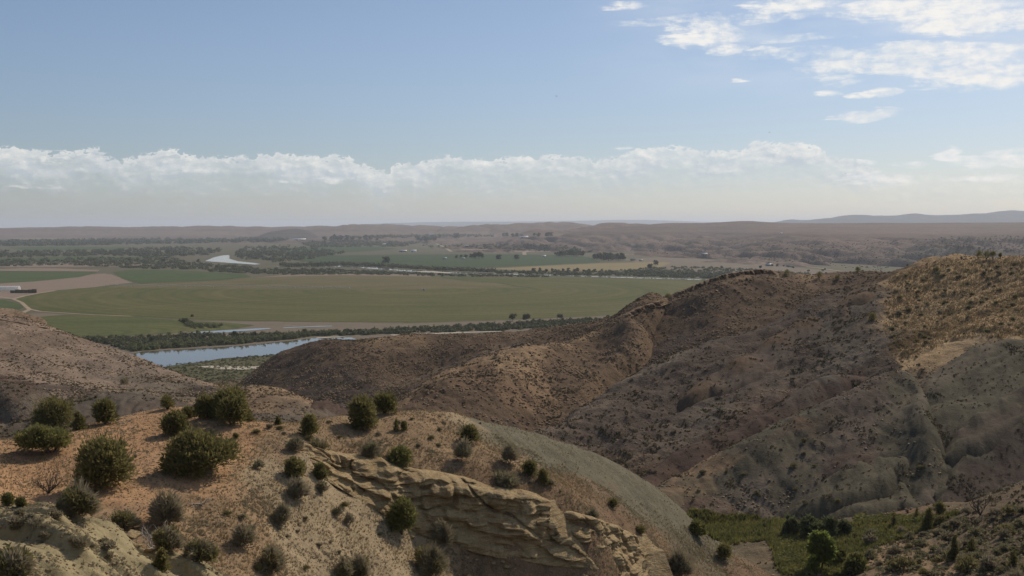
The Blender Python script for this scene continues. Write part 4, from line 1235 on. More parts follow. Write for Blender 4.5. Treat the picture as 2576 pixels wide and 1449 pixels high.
def juniper(u, vb, wpx, hpx, label, seed, shape='round', mat=None, group='junipers on the near hills', cat='juniper', name='juniper_tree', dy=0.0):
    rng = np.random.default_rng(seed)
    x, y, z, w, h = plant_frame(u, vb, wpx, hpx)
    t = thing(name, label, cat, (x, y + w * 0.25, z - 0.05), 0, group)
    lobes = []
    r0 = w / 2
    if shape == 'round':        # dense, foliage to the ground
        for i in range(15):
            a = rng.uniform(0, 2 * math.pi)
            q = math.sqrt(rng.random())
            hz = rng.uniform(0.22, 0.80) * h
            k = 1 - 0.55 * max(0, hz / h - 0.35) / 0.5
            r = rng.uniform(0.24, 0.36) * w
            lobes.append((math.cos(a) * q * (r0 - r * 0.8) * k, math.sin(a) * q * (r0 - r * 0.8) * k, min(hz, h - r * 0.95), r, r, r * rng.uniform(0.85, 1.15)))
        lobes.append((0, 0, h * 0.45, w * 0.30, w * 0.30, h * 0.45))
        lobes.append((rng.uniform(-.1, .1) * w, 0, h * 0.74, w * 0.26, w * 0.26, h * 0.26))
    elif shape == 'spread':     # wide crown on short limbs, open underneath on one side
        for i in range(26):
            a = rng.uniform(0, 2 * math.pi)
            q = math.sqrt(rng.random())
            r = rng.uniform(0.13, 0.2) * w
            cxx = math.cos(a) * q * (r0 - r * .8)
            top = h * (1 - 0.55 * q ** 2)
            hz = rng.uniform(0.45, 1.0) * top - r * 0.7
            hz = max(hz, r * 0.5 + (0.25 * h if cxx > 0.1 * w else 0))
            lobes.append((cxx, math.sin(a) * q * (r0 - r) * 0.8, hz, r, r, r * 0.85))
        lobes.append((-0.05 * w, 0, h * 0.5, w * 0.3, w * 0.28, h * 0.36))
    elif shape == 'lean':       # crown carried above a visible leaning trunk
        for i in range(20):
            a = rng.uniform(0, 2 * math.pi)
            q = math.sqrt(rng.random())
            r = rng.uniform(0.15, 0.23) * w
            cxx = math.cos(a) * q * (r0 - r * .8)
            top = h * (1 - 0.4 * q ** 2)
            hz = max(rng.uniform(0.5, 1.0) * top - r, h * 0.3 + r * 0.3)
            lobes.append((cxx, math.sin(a) * q * (r0 - r) * 0.8, hz, r, r, r * 0.85))
    elif shape == 'slim':
        for i in range(9):
            f = (i + 0.5) / 9
            r = w * 0.5 * (1 - 0.75 * f ** 1.4) * rng.uniform(0.75, 1.05)
            lobes.append((rng.normal() * w * 0.1, rng.normal() * w * 0.1, f * h * 0.92, r, r, h * 0.13))
    n = int(min(15000, max(900, wpx * hpx * 1.25)))
    size = max(0.05, min(0.115, 0.04 * math.sqrt(w * h) + 0.03))
    P, f = crown_mesh(lobes, n, size, rng)
    o = mesh_np('crown', P, f, mat or M_juni, t)
    mb = MB()
    top = h * (0.55 if shape != 'slim' else 0.8)
    for i in range(3 if shape in ('spread', 'lean', 'round') else 1):
        a = rng.uniform(0, 2 * math.pi)
        q = 0.30 * w if shape != 'slim' else 0.03
        if shape == 'lean':
            a = math.pi + rng.uniform(-0.7, 0.7) if i < 2 else rng.uniform(-.5, .5)
        bx = 0.16 * w if shape == 'lean' else (0.1 * w if shape == 'spread' else 0)
        mb.tube([(bx, 0, -0.1), (bx + math.cos(a) * q * 0.35, math.sin(a) * q * 0.35, top * 0.4), (math.cos(a) * q, math.sin(a) * q, top)], [0.035 * w + 0.03, 0.028 * w + 0.02, 0.012 * w + 0.01], 6)
    mb.build('trunk', M_bark, t)
    return t


def scrub(u, vb, wpx, hpx, label, seed, mat=None, group='scrub bushes on the near slopes', leafy=0.0, cat='bush', name='scrub_bush'):
    rng = np.random.default_rng(seed)
    if not leafy and seed % 3 != 0:
        leafy, mat = 0.45, M_sagey
    x, y, z, w, h = plant_frame(u, vb, wpx, hpx)
    t = thing(name, label, cat, (x, y + w * 0.2, z - 0.04), 0, group)
    n = int(min(3000, max(300, wpx * hpx * 0.55)))
    P, f = twig_mesh(w, h, n, rng, 0.014 + 0.006 * w, blade=0.7)
    q = np.arctan2(P[:, 1], P[:, 0])
    P[:, :2] *= (0.95 + 0.4 * perlin(np.cos(q) * 1.3 + seed, np.sin(q) * 1.3, None, 7))[:, None]
    P[:, 2] *= 1 + 0.35 * perlin(np.cos(q) * 1.6 + seed * 2, np.sin(q) * 1.6, None, 8)
    if leafy:
        k = int(n * leafy)
        lob = []
        for i in range(9):
            a = rng.uniform(0, 6.28)
            q = math.sqrt(rng.random()) * 0.32 * w
            r = rng.uniform(0.15, 0.24) * w
            lob.append((math.cos(a) * q, math.sin(a) * q, max(r * .6, h * rng.uniform(0.4, 0.85) - r * 0.5), r, r, min(r, h * 0.4)))
        P2, f2 = crown_mesh(lob, k, 0.07 + 0.02 * w, rng, fill=0.4, loose=0.22)
        mesh_np('foliage', P2, f2, mat or M_olive, t)
        mesh_np('stems', P, f, M_twig, t)
    else:
        mesh_np('foliage', P, f, mat or M_twig, t)
        mb = MB()
        for i in range(5):
            branch_tubes(mb, (0, 0, -0.05), (rng.normal() * .6, rng.normal() * .6, 1), h * 0.55, 0.018 + 0.008 * w, 1, rng)
        mb.build('stems', M_bark, t)
    return t


J = juniper
J(122, 1088, 112, 80, 'tall dense juniper behind the leaning one at far left edge of the orange knoll', 11, 'round')
J(194, 1082, 38, 46, 'small cone-shaped juniper tucked against the right of the tall far-left one', 12, 'slim')
J(95, 1150, 128, 92, 'pale green juniper with a bare leaning trunk on the orange knoll', 13, 'lean', M_juni2)
J(258, 1070, 60, 60, 'upright oval juniper beside bleached dead branches on knoll edge', 14, 'round')
J(418, 1031, 42, 32, 'low juniper standing alone on the far rim of the orange knoll', 15, 'round')
J(470, 1054, 38, 30, 'small juniper at the left end of the dense clump on the rim', 16, 'round')
J(514, 1056, 62, 58, 'two-humped juniper left of the tallest one in the rim clump', 17, 'round')
J(570, 1056, 96, 68, 'tall juniper at the back of the dense rim clump', 18, 'round')
J(580, 1074, 78, 68, 'dark rounded juniper in front of the dense rim clump', 19, 'round')
J(622, 1060, 28, 42, 'narrow juniper at the right end of the dense rim clump', 20, 'slim')
J(433, 1097, 72, 54, 'ball-shaped juniper in the middle of the orange knoll', 21, 'round')
J(492, 1202, 208, 114, 'largest spreading juniper with open limbs on its right side', 22, 'spread')
J(240, 1238, 142, 112, 'very dark dense juniper beside the dead shrub on orange soil', 23, 'round')
J(777, 1101, 48, 56, 'solitary oval juniper above the left end of the sandstone ledge', 24, 'round')
J(698, 1069, 20, 24, 'tiny cone-shaped juniper on the bare saddle of the knoll', 25, 'slim')
J(305, 1126, 22, 18, 'little green juniper seedling on open orange soil', 26, 'round')
J(592, 1104, 17, 14, 'small dark seedling juniper above the largest spreading one', 27, 'round')
J(16, 1272, 34, 30, 'dark green juniper cut by the left edge above the pale rock', 28, 'round')
J(48, 1278, 30, 26, 'small dark juniper just right of the one cut by the left edge', 29, 'round')
J(908, 1086, 78, 78, 'shaggy juniper with a shaded base on the crest of the knoll', 30, 'round')
J(966, 1043, 64, 50, 'broad juniper just behind the shaggy one on the knoll crest', 31, 'round')
J(997, 1086, 15, 33, 'slim young juniper, the left of two side by side on the crest', 32, 'slim')
J(1016, 1084, 21, 24, 'short young juniper, the right of two side by side on the crest', 33, 'round')
J(1178, 1118, 50, 46, 'round dark juniper on the brown slope beside the grey shale shoulder', 34, 'round')
J(1005, 1180, 68, 48, 'olive juniper right on top of the sandstone ledge', 35, 'round', M_juni2)
J(1333, 1200, 42, 38, 'leaning juniper, upper of two on the lower shale edge', 36, 'round')
J(1368, 1222, 34, 40, 'juniper with a dead tip, lower of two on the shale edge', 37, 'round')
J(740, 1204, 58, 46, 'olive juniper in shade at the left end of the sandstone ledge', 38, 'round')
J(806, 1212, 40, 46, 'bright-sided juniper against the dark left end of the ledge', 39, 'round')
J(1008, 1354, 76, 92, 'tall ragged juniper at the foot of the sandstone ledge', 40, 'round', M_juni2)
J(404, 1432, 36, 52, 'dark upright juniper at the edge of the pale near rock', 41, 'slim')
J(1824, 1412, 44, 38, 'dark rounded juniper on red soil left of the green canyon bottom', 42, 'round')
J(1542, 1281, 32, 25, 'low olive juniper at the lower edge of the shale shoulder', 43, 'round')
J(1611, 1345, 29, 20, 'small dark bush-like juniper on the red lower slope', 44, 'round')
J(2250, 1326, 20, 38, 'slim juniper on the dark red bank above the green bottom', 45, 'slim')
J(2308, 1307, 16, 31, 'thinnest of the slim junipers beside the pale wash', 46, 'slim')
J(2338, 1330, 34, 52, 'tallest slim juniper beside the pale wash', 47, 'slim')
J(2367, 1304, 30, 42, 'rounded juniper right behind the tallest slim one by the wash', 48, 'round')
J(2403, 1409, 27, 60, 'slim upright juniper alone on the lower right slope', 49, 'slim')
J(2446, 1390, 25, 36, 'short juniper right of the slim one on the lower right slope', 50, 'slim')
J(2550, 1424, 22, 40, 'slim juniper nearest the right edge of the lower slope', 51, 'slim')

Q = scrub
Q(190, 1313, 108, 84, 'broad olive shrub behind the crest of the pale near rock', 61, M_olive, leafy=0.9)
Q(312, 1332, 82, 38, 'low olive shrub beside the tilted sandstone block', 62, M_olive, leafy=0.9)
Q(415, 1332, 90, 84, 'grey twiggy bush with bleached branches at its foot', 63)
Q(420, 1392, 68, 62, 'olive bush below the grey twiggy one in the gully', 64, M_olive, leafy=0.8)
Q(500, 1414, 92, 46, 'loose olive bush spreading in the gully by the pale rock', 65, M_olive, leafy=0.7)
Q(610, 1380, 54, 60, 'dark twiggy bush on the open tan slope right of the gully', 66)
Q(683, 1452, 66, 72, 'tall olive bush at the bottom of the tan slope', 67, M_olive, leafy=0.6)
Q(707, 1324, 50, 52, 'grey-brown bush alone on the pale slope left of the ledge', 68)
Q(748, 1260, 56, 54, 'grey twiggy bush on the pale rib at the ledge start', 69)
Q(808, 1243, 34, 34, 'small twiggy bush under the bright-sided juniper', 70)
Q(742, 1137, 50, 36, 'dry grey bush left of the solitary oval juniper base', 71)
Q(800, 1137, 52, 34, 'pale olive bush right of the solitary oval juniper base', 72, M_olive, leafy=0.4)
Q(1163, 1162, 46, 52, 'grey twiggy bush just below the round dark juniper', 73)
Q(930, 1158, 48, 46, 'grey bush above the ledge beside an undercut red bank', 74)
Q(1283, 1170, 48, 54, 'thin dry bush on the edge of the shale shoulder', 75)
Q(1275, 1230, 78, 38, 'wide dry bush along the top of the ledge nose', 76)
Q(1118, 1380, 52, 64, 'dark twiggy bush low in the gully under the ledge', 77)
Q(878, 1320, 28, 30, 'small dark bush on the pale slope facing the ledge', 78)
Q(848, 1300, 26, 28, 'smallest bush on the pale slope facing the ledge', 79)
Q(1082, 1460, 86, 76, 'large olive bush cut by the bottom edge below the gully', 80, M_olive, leafy=0.6)
Q(905, 1462, 60, 60, 'olive bush cut by the bottom edge on the pale slope', 81, M_olive, leafy=0.6)
Q(862, 1460, 46, 50, 'grey bush beside the olive one at the bottom edge', 82)
Q(1495, 1313, 30, 32, 'thin grey bush above the second rock outcrop', 83)
Q(1710, 1460, 72, 72, 'dark twiggy bush right of the second rock outcrop', 84)
Q(25, 1465, 96, 70, 'olive bush in the bottom left corner below the pale rock', 85, M_olive, leafy=0.9)
Q(310, 974, 28, 26, 'round dark bush halfway down the pink left hill', 86)
Q(2560, 1500, 60, 60, 'dark bush in the bottom right corner', 87)
Q(1385, 1225, 22, 22, 'tiny dry bush below the juniper with a dead tip', 88)
Q(650, 1180, 30, 22, 'dry bush to the right of the largest spreading juniper', 89)
Q(340, 1151, 11, 10, 'tiny dark sprig on open orange soil', 90)
Q(530, 1092, 14, 12, 'tiny sprig between the ball-shaped juniper and the rim clump', 91)
Q(888, 1235, 20, 16, 'tiny bush on the shaded ledge lip', 92)

# dead wood
def snag(u, vb, wpx, hpx, label, seed, mat, n=7, up=0.35, cat='dead shrub', name='dead_shrub', flat=1.0):
    rng = np.random.default_rng(seed)
    x, y, z, w, h = plant_frame(u, vb, wpx, hpx)
    t = thing(name, label, cat, (x, y, z - 0.03))
    for i in range(n):
        mb = MB()
        a = rng.uniform(0, 6.28)
        branch_tubes(mb, (0, 0, 0), (math.cos(a) * w * 0.8, math.sin(a) * w * 0.5, h * flat), 0.62 * max(h, w * 0.5), 0.024 * max(w, h) + 0.012, 2, rng, 0.55, up)
        mb.build('branch', mat, t)
    return t


snag(122, 1240, 44, 54, 'dark leafless dead shrub on orange soil left of the dark juniper', 101, M_char, 8)
snag(305, 1064, 60, 26, 'bleached fallen dead juniper branches on the knoll edge', 102, M_dead, 6, 0.05, 'dead branches', 'dead_branches', 0.25)
snag(388, 1388, 40, 70, 'white bleached dead branches under the grey twiggy bush', 103, M_dead, 7, 0.2, 'dead branches', 'dead_branches', 0.8)
snag(505, 1266, 70, 16, 'grey fallen log and sticks below the largest juniper', 104, M_dead, 4, 0.0, 'dead branches', 'dead_branches', 0.1)
snag(2466, 1297, 42, 44, 'bare leafless shrub beside the pale wash at right', 105, M_char, 9)

# bright cottonwood and thicket in the canyon bottom
def broadleaf(u, vb, wpx, hpx, label, seed, mat, cat='tree', name='cottonwood_tree', group=None, n=5200):
    rng = np.random.default_rng(seed)
    x, y, z, w, h = plant_frame(u, vb, wpx, hpx)
    t = thing(name, label, cat, (x, y, z - 0.05), 0, group)
    lob = []
    for i in range(22):
        a = rng.uniform(0, 6.28)
        f = rng.random()
        k = 0.5 * w * (1 - 0.8 * abs(f - 0.35) ** 1.3)
        r = rng.uniform(0.13, 0.21) * w
        q = math.sqrt(rng.random()) * max(0.05, k - r * .6)
        lob.append((math.cos(a) * q, math.sin(a) * q, h * (0.12 + 0.80 * f), r, r, r * 1.1))
    P, f = crown_mesh(lob, n, 0.05 * math.sqrt(w * h) + 0.06, rng, fill=0.3, loose=0.2, aspect=0.55)
    mesh_np('crown', P, f, mat, t)
    mb = MB()
    mb.tube([(0, 0, -0.1), (0.05 * w, 0, h * 0.35), (0, 0, h * 0.8)], [0.03 * w + .03, 0.022 * w + .02, 0.01], 6)
    mb.build('trunk', M_bark, t)
    return t


broadleaf(2066, 1438, 74, 90, 'bright green young cottonwood in the canyon bottom', 110, M_cott)
for i, (u, v, w, h, lab) in enumerate([
        (1990, 1345, 56, 40, 'dark leafy thicket bush at the left of the canyon bottom thicket'), (2035, 1350, 64, 50, 'dark leafy thicket bush, tallest of the canyon bottom thicket'),
        (2085, 1352, 58, 46, 'dark leafy thicket bush in the right half of the canyon thicket'), (2122, 1346, 40, 34, 'dark leafy thicket bush at the right end of the canyon thicket'),
        (1752, 1345, 50, 26, 'green willow bush at the left edge of the canyon meadow'), (2150, 1440, 70, 40, 'dull green willow bush right of the bright cottonwood'),
        (2110, 1420, 46, 36, 'low willow bush touching the bright cottonwood on its right')]):
    broadleaf(u, v, w, h, lab, 120 + i, M_bank if i < 4 else M_lush, 'bush', 'thicket_bush', 'leafy bushes in the canyon bottom', 1800)

# rounded shrubs dotted over the lower right slope and the tan hillside
def mound_proto(seed, mat):
    rng = np.random.default_rng(seed)
    lob = [(rng.normal() * .2, rng.normal() * .2, rng.uniform(.2, .5), .34, .34, .28) for i in range(7)]
    P, f = crown_mesh(lob, 520, 0.13, rng, fill=0.4, loose=0.2, aspect=0.3)
    t = thing('hillside_shrub', 'x', 'shrub')
    mesh_np('foliage', P, f, mat, t)
    P, f = twig_mesh(0.95, 0.75, 160, rng, 0.03)
    mesh_np('stems', P, f, M_twig, t)
    return t


PROTOS = [mound_proto(200 + i, [M_sagey, M_olive, M_twig, M_sagey][i]) for i in range(4)]
first = [True] * 4


def place_shrub(x, y, z, s, label, group, kind=None, rz=None):
    k = random.randrange(4) if kind is None else kind
    if first[k]:
        o = PROTOS[k]
        first[k] = False
    else:
        o = copy_tree(PROTOS[k])
    o.location = (x, y, z - 0.04 * s)
    o.rotation_euler = (0, 0, random.uniform(0, 6.28))
    o.scale = (s, s, s * random.uniform(0.75, 1.1))
    tag(o, label, 'shrub', group)
    return o


def in_poly(u, v, poly):
    c = False
    n = len(poly)
    for i in range(n):
        (x1, y1), (x2, y2) = poly[i], poly[(i + 1) % n]
        if (y1 > v) != (y2 > v) and u < (x2 - x1) * (v - y1) / (y2 - y1) + x1:
            c = not c
    return c


def pick(poly, n, rng, mind=0):
    us = [p[0] for p in poly]
    vs = [p[1] for p in poly]
    out = []
    for _ in range(n * 40):
        if len(out) >= n:
            break
        u, v = rng.uniform(min(us), max(us)), rng.uniform(min(vs), max(vs))
        if in_poly(u, v, poly) and all((u - a) ** 2 + ((v - b) * 1.7) ** 2 > mind * mind for a, b in out):
            out.append((u, v))
    return out


rr = random.Random(5)
for u, v in pick([(2150, 1330), (2300, 1330), (2420, 1290), (2576, 1270), (2620, 1449), (2140, 1449)], 66, rr, 18):
    x, y, z = hit(u, v)
    place_shrub(x, y, z, rr.uniform(0.7, 1.9), 'rounded sage shrub among many on the lower right slope', 'sage shrubs on the lower right slope')
for u, v in pick([(2255, 700), (2400, 655), (2576, 660), (2576, 850), (2420, 850), (2260, 905), (2225, 800)], 85, rr, 14):
    x, y, z = hit(u, v)
    place_shrub(x, y, z, rr.uniform(0.5, 1.5), 'dark shrub dotted on the tan grassy upper right hillside', 'shrubs on the tan grassy hillside')
for u, v in pick([(600, 1080), (860, 1060), (1080, 1045), (1240, 1130), (1440, 1250), (1300, 1210), (1080, 1160), (850, 1130), (700, 1140)], 24, rr, 22):
    x, y, z = hit(u, v)
    place_shrub(x, y, z, rr.uniform(0.25, 0.55), 'small grey tuft on the brown slope above the sandstone ledge', 'small tufts above the sandstone ledge')
for u, v in pick([(560, 1260), (700, 1230), (830, 1240), (1000, 1360), (1100, 1449), (620, 1449)], 16, rr, 24):
    x, y, z = hit(u, v)
    place_shrub(x, y, z, rr.uniform(0.22, 0.5), 'small grey tuft on the pale slope facing the sandstone ledge', 'small tufts on the pale near slope')
for u, v in pick([(0, 1290), (150, 1300), (290, 1335), (420, 1405), (300, 1420), (0, 1330)], 14, rr, 18):
    x, y, z = hit(u, v)
    place_shrub(x, y, z, rr.uniform(0.25, 0.55), 'small grey sagebrush tuft on the pale near rock', 'sagebrush tufts on the pale near rock', 2)
for u, v in pick([(1690, 1190), (1950, 1090), (2350, 1180), (2330, 1250), (2000, 1280), (1720, 1260)], 16, rr, 26):
    x, y, z = hit(u, v)
    place_shrub(x, y, z, rr.uniform(0.5, 1.2), 'small dry shrub in the hollows of the grey shale dome', 'shrubs on the shale dome')
for u, v, w, lab in [(2217, 682, 15, 'round juniper on the skyline of the rocky ridge, rightmost there'), (1980, 695, 20, 'round juniper on the far side of the rocky ridge crest'), (2062, 700, 20, 'wide juniper on the rocky ridge crest beside tan rubble'),
                     (2108, 706, 16, 'juniper midway along the upper right of the rocky ridge'), (2160, 686, 18, 'low juniper where the rocky ridge meets the grassy hill'), (1680, 755, 20, 'dark juniper beside boulders on the rocky ridge nose'), (2197, 808, 26, 'dark juniper in the gully between purple slope and tan hillside')]:
    J(u, v, w, w * 0.8, lab, int(u), 'round', group='junipers along the rocky ridge')
for u, v, w, h, lab in [(2465, 651, 24, 20, 'leftmost juniper of the dark skyline clump at upper right'), (2484, 652, 24, 22, 'second juniper of the dark skyline clump at upper right'), (2500, 651, 20, 19, 'third juniper of the dark skyline clump at upper right'), (2517, 650, 11, 15, 'small lone juniper just right of the dark skyline clump')]:
    J(u, v, w, h, lab, int(u), 'round', group='junipers on the right skyline')

# ------------------------------------------------------------------ sandstone ledges (strips of layered rock set against the knoll)
M_sandstone = rock_mat('sandstone', (0.25, 0.165, 0.080), (0.40, 0.295, 0.160), 0.8)
M_brownrock = rock_mat('rim_rock', (0.15, 0.098, 0.058), (0.25, 0.165, 0.095), 1.2)


def ledge(name, tops, bots, ns, nt, bulge, seed, mat, lift=0.25, tilt=0.12, amp=1.0):
    Tp = np.array([hit(u, v) for u, v in tops])
    Bp = np.array([hit(u, v) for u, v in bots])
    def resample(P, n):
        d = np.r_[0, np.cumsum(np.linalg.norm(np.diff(P, axis=0), axis=1))]
        s = np.linspace(0, d[-1], n)
        return np.stack([np.interp(s, d, P[:, k]) for k in range(3)], -1)
    Tp, Bp = resample(Tp, ns), resample(Bp, ns)
    tg = np.gradient(Tp, axis=0)
    N = np.stack([tg[:, 1], -tg[:, 0], 0 * tg[:, 0]], -1)
    N /= np.linalg.norm(N, axis=1)[:, None]
    N = np.where((N[:, 1] > 0)[:, None], -N, N)
    t = np.linspace(-0.16, 1.06, nt)
    s = np.linspace(0, 1, ns)
    S_, T_ = np.meshgrid(s, t, indexing='ij')
    tc = np.clip(T_, 0, 1)
    P = Tp[:, None] * (1 - tc)[..., None] + Bp[:, None] * tc[..., None]
    # behind the lip the strip runs back into the slope
    back = np.clip(-T_, 0, 1)
    P = P - N[:, None] * (back * 9.0)[..., None]
    P[..., 2] += back * 0.8
    prof = np.interp(T_, [-0.16, -0.04, 0.0, 0.05, 0.16, 0.3, 0.40, 0.52, 0.62, 0.70, 0.80, 0.9, 1.0, 1.06], [0.0, 0.12, 0.5, 1.0, 1.08, 0.85, 0.62, 0.8, 0.7, 0.3, 0.15, 0.35, 0.1, -0.4])
    ends = sstep(S_, 0, 0.06) * sstep(1 - S_, 0, 0.06)
    x, y, z = P[..., 0], P[..., 1], P[..., 2]
    bed = (z + tilt * x) * 1.7 + 0.5 * fbm(x / 3.0, y / 3.0, z / 3.0, 3, seed)
    layer = fbm(bed, x / 7.0, y / 7.0, 3, seed + 1, 0.6)
    layer = np.tanh(layer * 5.0)
    blk = perlin(x / 1.7 + 1.1 * np.floor(bed * 0.8), y / 3.0, None, seed + 7)
    layer = 0.7 * layer + 0.6 * np.tanh(blk * 6)
    lump = fbm(x / 2.6, y / 2.6, z / 2.0, 4, seed + 2)
    joint = np.maximum(0, 1 - np.abs(perlin(x / 2.8 + 0.25 * z, y / 2.8, None, seed + 3)) * 9) * 0.9
    fine = fbm(x * 1.6, y * 1.6, z * 2.6, 3, seed + 4)
    out = bulge * (prof * (0.85 + 0.5 * lump) + amp * (0.42 * layer - 0.55 * joint + 0.20 * fine) * np.clip(prof, 0, 1)) * ends
    P = P + N[:, None] * out[..., None]
    P[..., 2] += (lift + 0.25 * bulge * lump) * ends * sstep(-np.abs(T_ - 0.03), -0.22, -0.02)
    V = P.reshape(-1, 3)
    i = np.arange(ns * nt).reshape(ns, nt)
    q = np.stack([i[:-1, :-1].ravel(), i[:-1, 1:].ravel(), i[1:, 1:].ravel(), i[1:, :-1].ravel()], -1)
    o = mesh_np(name, V, q, mat, smooth=False)
    return tag(o, kind='structure')


ledge('sandstone_ledge', [(725, 1122), (770, 1124), (815, 1140), (880, 1150), (960, 1157), (1010, 1180), (1060, 1190), (1190, 1213), (1240, 1232), (1310, 1238), (1385, 1266), (1420, 1315), (1450, 1360), (1485, 1405)],
      [(740, 1165), (790, 1188), (830, 1215), (890, 1250), (965, 1294), (1020, 1322), (1060, 1345), (1190, 1388), (1250, 1402), (1330, 1414), (1400, 1424), (1440, 1427), (1470, 1428), (1490, 1432)], 460, 120, 1.3, 11, M_sandstone)
ledge('sandstone_ledge', [(1412, 1287), (1474, 1302), (1544, 1327), (1604, 1354), (1632, 1390), (1650, 1440), (1665, 1480)],
      [(1424, 1352), (1452, 1398), (1495, 1440), (1550, 1480), (1600, 1500), (1640, 1510), (1660, 1520)], 260, 110, 0.7, 21, M_sandstone, 0.2, 0.25, 1.3)
ledge('sandstone_ledge', [(790, 1160), (830, 1178), (870, 1196), (905, 1215), (925, 1226)], [(800, 1182), (835, 1202), (872, 1222), (900, 1238), (920, 1245)], 110, 40, 0.35, 31, M_sandstone, 0.12)
ledge('rim_outcrop', [(-80, 758), (0, 778), (40, 782), (70, 794), (100, 802), (118, 812)], [(-80, 790), (0, 806), (40, 812), (70, 818), (100, 824), (120, 826)], 160, 50, 3.2, 41, M_brownrock, 2.2, 0.2, 1.5)
ledge('rim_outcrop', [(1690, 748), (1740, 728), (1790, 708), (1830, 696), (1880, 688), (1925, 685), (1960, 690)], [(1690, 758), (1742, 744), (1790, 728), (1830, 714), (1880, 702), (1925, 697), (1960, 700)], 240, 40, 1.6, 51, M_brownrock, 1.4, 0.2, 1.8)
ledge('rim_outcrop', [(1215, 897), (1250, 884), (1300, 871), (1330, 869), (1350, 872)], [(1220, 908), (1255, 897), (1300, 888), (1330, 884), (1350, 880)], 120, 30, 1.0, 61, M_brownrock, 0.8, 0.2, 1.8)
ledge('rim_outcrop', [(1560, 800), (1600, 780), (1640, 766), (1680, 752)], [(1565, 808), (1602, 792), (1642, 778), (1682, 764)], 120, 30, 1.2, 71, M_brownrock, 0.8, 0.2, 1.8)

# ------------------------------------------------------------------ boulders
def rock_mesh(seed, flat=0.65):
    import bmesh
    rng = np.random.default_rng(seed)
    bm = bmesh.new()
    for i in range(16):
        d = unit(rng.normal(size=3)) * rng.uniform(0.8, 1.05)
        bm.verts.new((d[0] * 0.55, d[1] * 0.45, d[2] * 0.5 * flat + 0.2))
    bmesh.ops.convex_hull(bm, input=bm.verts)
    for v in [v for v in bm.verts if not v.link_faces]:
        bm.verts.remove(v)
    bmesh.ops.bevel(bm, geom=list(bm.edges), offset=0.03, segments=1, affect='EDGES')
    me = bpy.data.meshes.new('boulder')
    bm.to_mesh(me)
    bm.free()
    return me


ROCKS = [rock_mesh(300 + i, 0.5 + 0.1 * (i % 4)) for i in range(8)]
for r_ in ROCKS:
    r_.materials.append(M_brownrock)
ROCKS2 = [rock_mesh(320 + i, 0.6) for i in range(4)]
for r_ in ROCKS2:
    r_.materials.append(M_sandstone)


def boulder(u, v, wpx, label, group, lib=ROCKS, flat=1.0):
    x, y, z = hit(u, v)
    s = wpx * math.hypot(y, CAMZ - z) / F
    o = bpy.data.objects.new('boulder', rr.choice(lib))
    COL.objects.link(o)
    o.location = (x, y + 0.2 * s, z - 0.12 * s)
    o.rotation_euler = (rr.uniform(-.3, .3), rr.uniform(-.3, .3), rr.uniform(0, 6.28))
    o.scale = (s, s * rr.uniform(.7, 1.1), s * rr.uniform(.6, 1.1) * flat)
    return tag(o, label, 'boulder', group)


for poly, n, lo, hi, lab, grp in [
        ([(860, 862), (1000, 850), (1180, 850), (1200, 880), (1000, 905), (880, 890)], 46, 5, 13, 'tan boulder lying below the crest of the low centre ridge', 'boulders under the low centre ridge crest'),
        ([(1020, 1010), (1130, 940), (1260, 890), (1330, 880), (1460, 880), (1380, 960), (1250, 1060), (1100, 1090)], 80, 5, 14, 'tan boulder in the rubble of the rocky spur', 'boulders on the rocky spur'),
        ([(1570, 800), (1640, 768), (1750, 730), (1850, 700), (1990, 700), (1960, 725), (1800, 760), (1650, 800)], 64, 6, 18, 'brown boulder on the rim of the tall rocky ridge', 'boulders on the tall ridge rim'),
        ([(1180, 1095), (1330, 1010), (1420, 1010), (1400, 1060), (1290, 1110)], 22, 4, 10, 'pale boulder at the foot of the rocky spur', 'boulders at the spur foot'),
        ([(2010, 705), (2160, 695), (2150, 712), (2020, 720)], 14, 5, 11, 'tan boulder on the rocky ridge near its junipers', 'boulders near the ridge junipers')]:
    for u, v in pick(poly, n, rr, 5):
        boulder(u, v, rr.uniform(lo, hi) * rr.uniform(0.6, 1.0), lab, grp)
for u, v, w, lab in [(325, 1352, 62, 'large tilted pale sandstone block at the edge of the near rock'), (372, 1392, 40, 'flat pale slab fallen below the tilted sandstone block'), (345, 1378, 30, 'small pale sandstone block between the tilted block and the slab')]:
    boulder(u, v, w, lab, None, ROCKS2, 0.8)
for u, v in pick([(900, 1262), (1060, 1352), (1200, 1396), (1330, 1424), (1300, 1440), (1180, 1425), (1040, 1380), (900, 1290)], 12, rr, 22) + pick([(1430, 1440), (1500, 1449), (1640, 1449), (1660, 1470), (1450, 1470)], 5, rr, 25):
    boulder(u, v, rr.uniform(9, 24), 'fallen sandstone block on the slope below the layered ledge', 'fallen blocks below the ledge', ROCKS2)
boulder(960, 885, 22, 'largest pale boulder on the face of the low centre ridge', None)
boulder(1012, 962, 13, 'pale round boulder low on the shaded ridge face', None)

# ------------------------------------------------------------------ uncountable cover: grass, scrub, gravel, rubble
grng = np.random.default_rng(99)


def sample(names, n, dens=None, near=None):
    m = np.zeros(OWN.shape, bool)
    for i_, h_ in enumerate(HILLS):
        if h_.name in names:
            m |= OWN == i_
    m &= VIS
    w = np.where(m, YY ** (2.0 if near is None else near), 0)
    if dens is not None:
        w = w * dens(XX, YY, GZ)
    w = w.ravel() / w.sum()
    k = grng.choice(w.size, n, p=w)
    r, c = np.divmod(k, NA)
    a = A_[c] + (A_[1] - A_[0]) * (grng.random(n) - .5)
    l = L_[r] + (L_[1] - L_[0]) * (grng.random(n) - .5)
    y = np.exp(l)
    x = a * y
    return np.stack([x, y, ground_z(x, y)], -1)


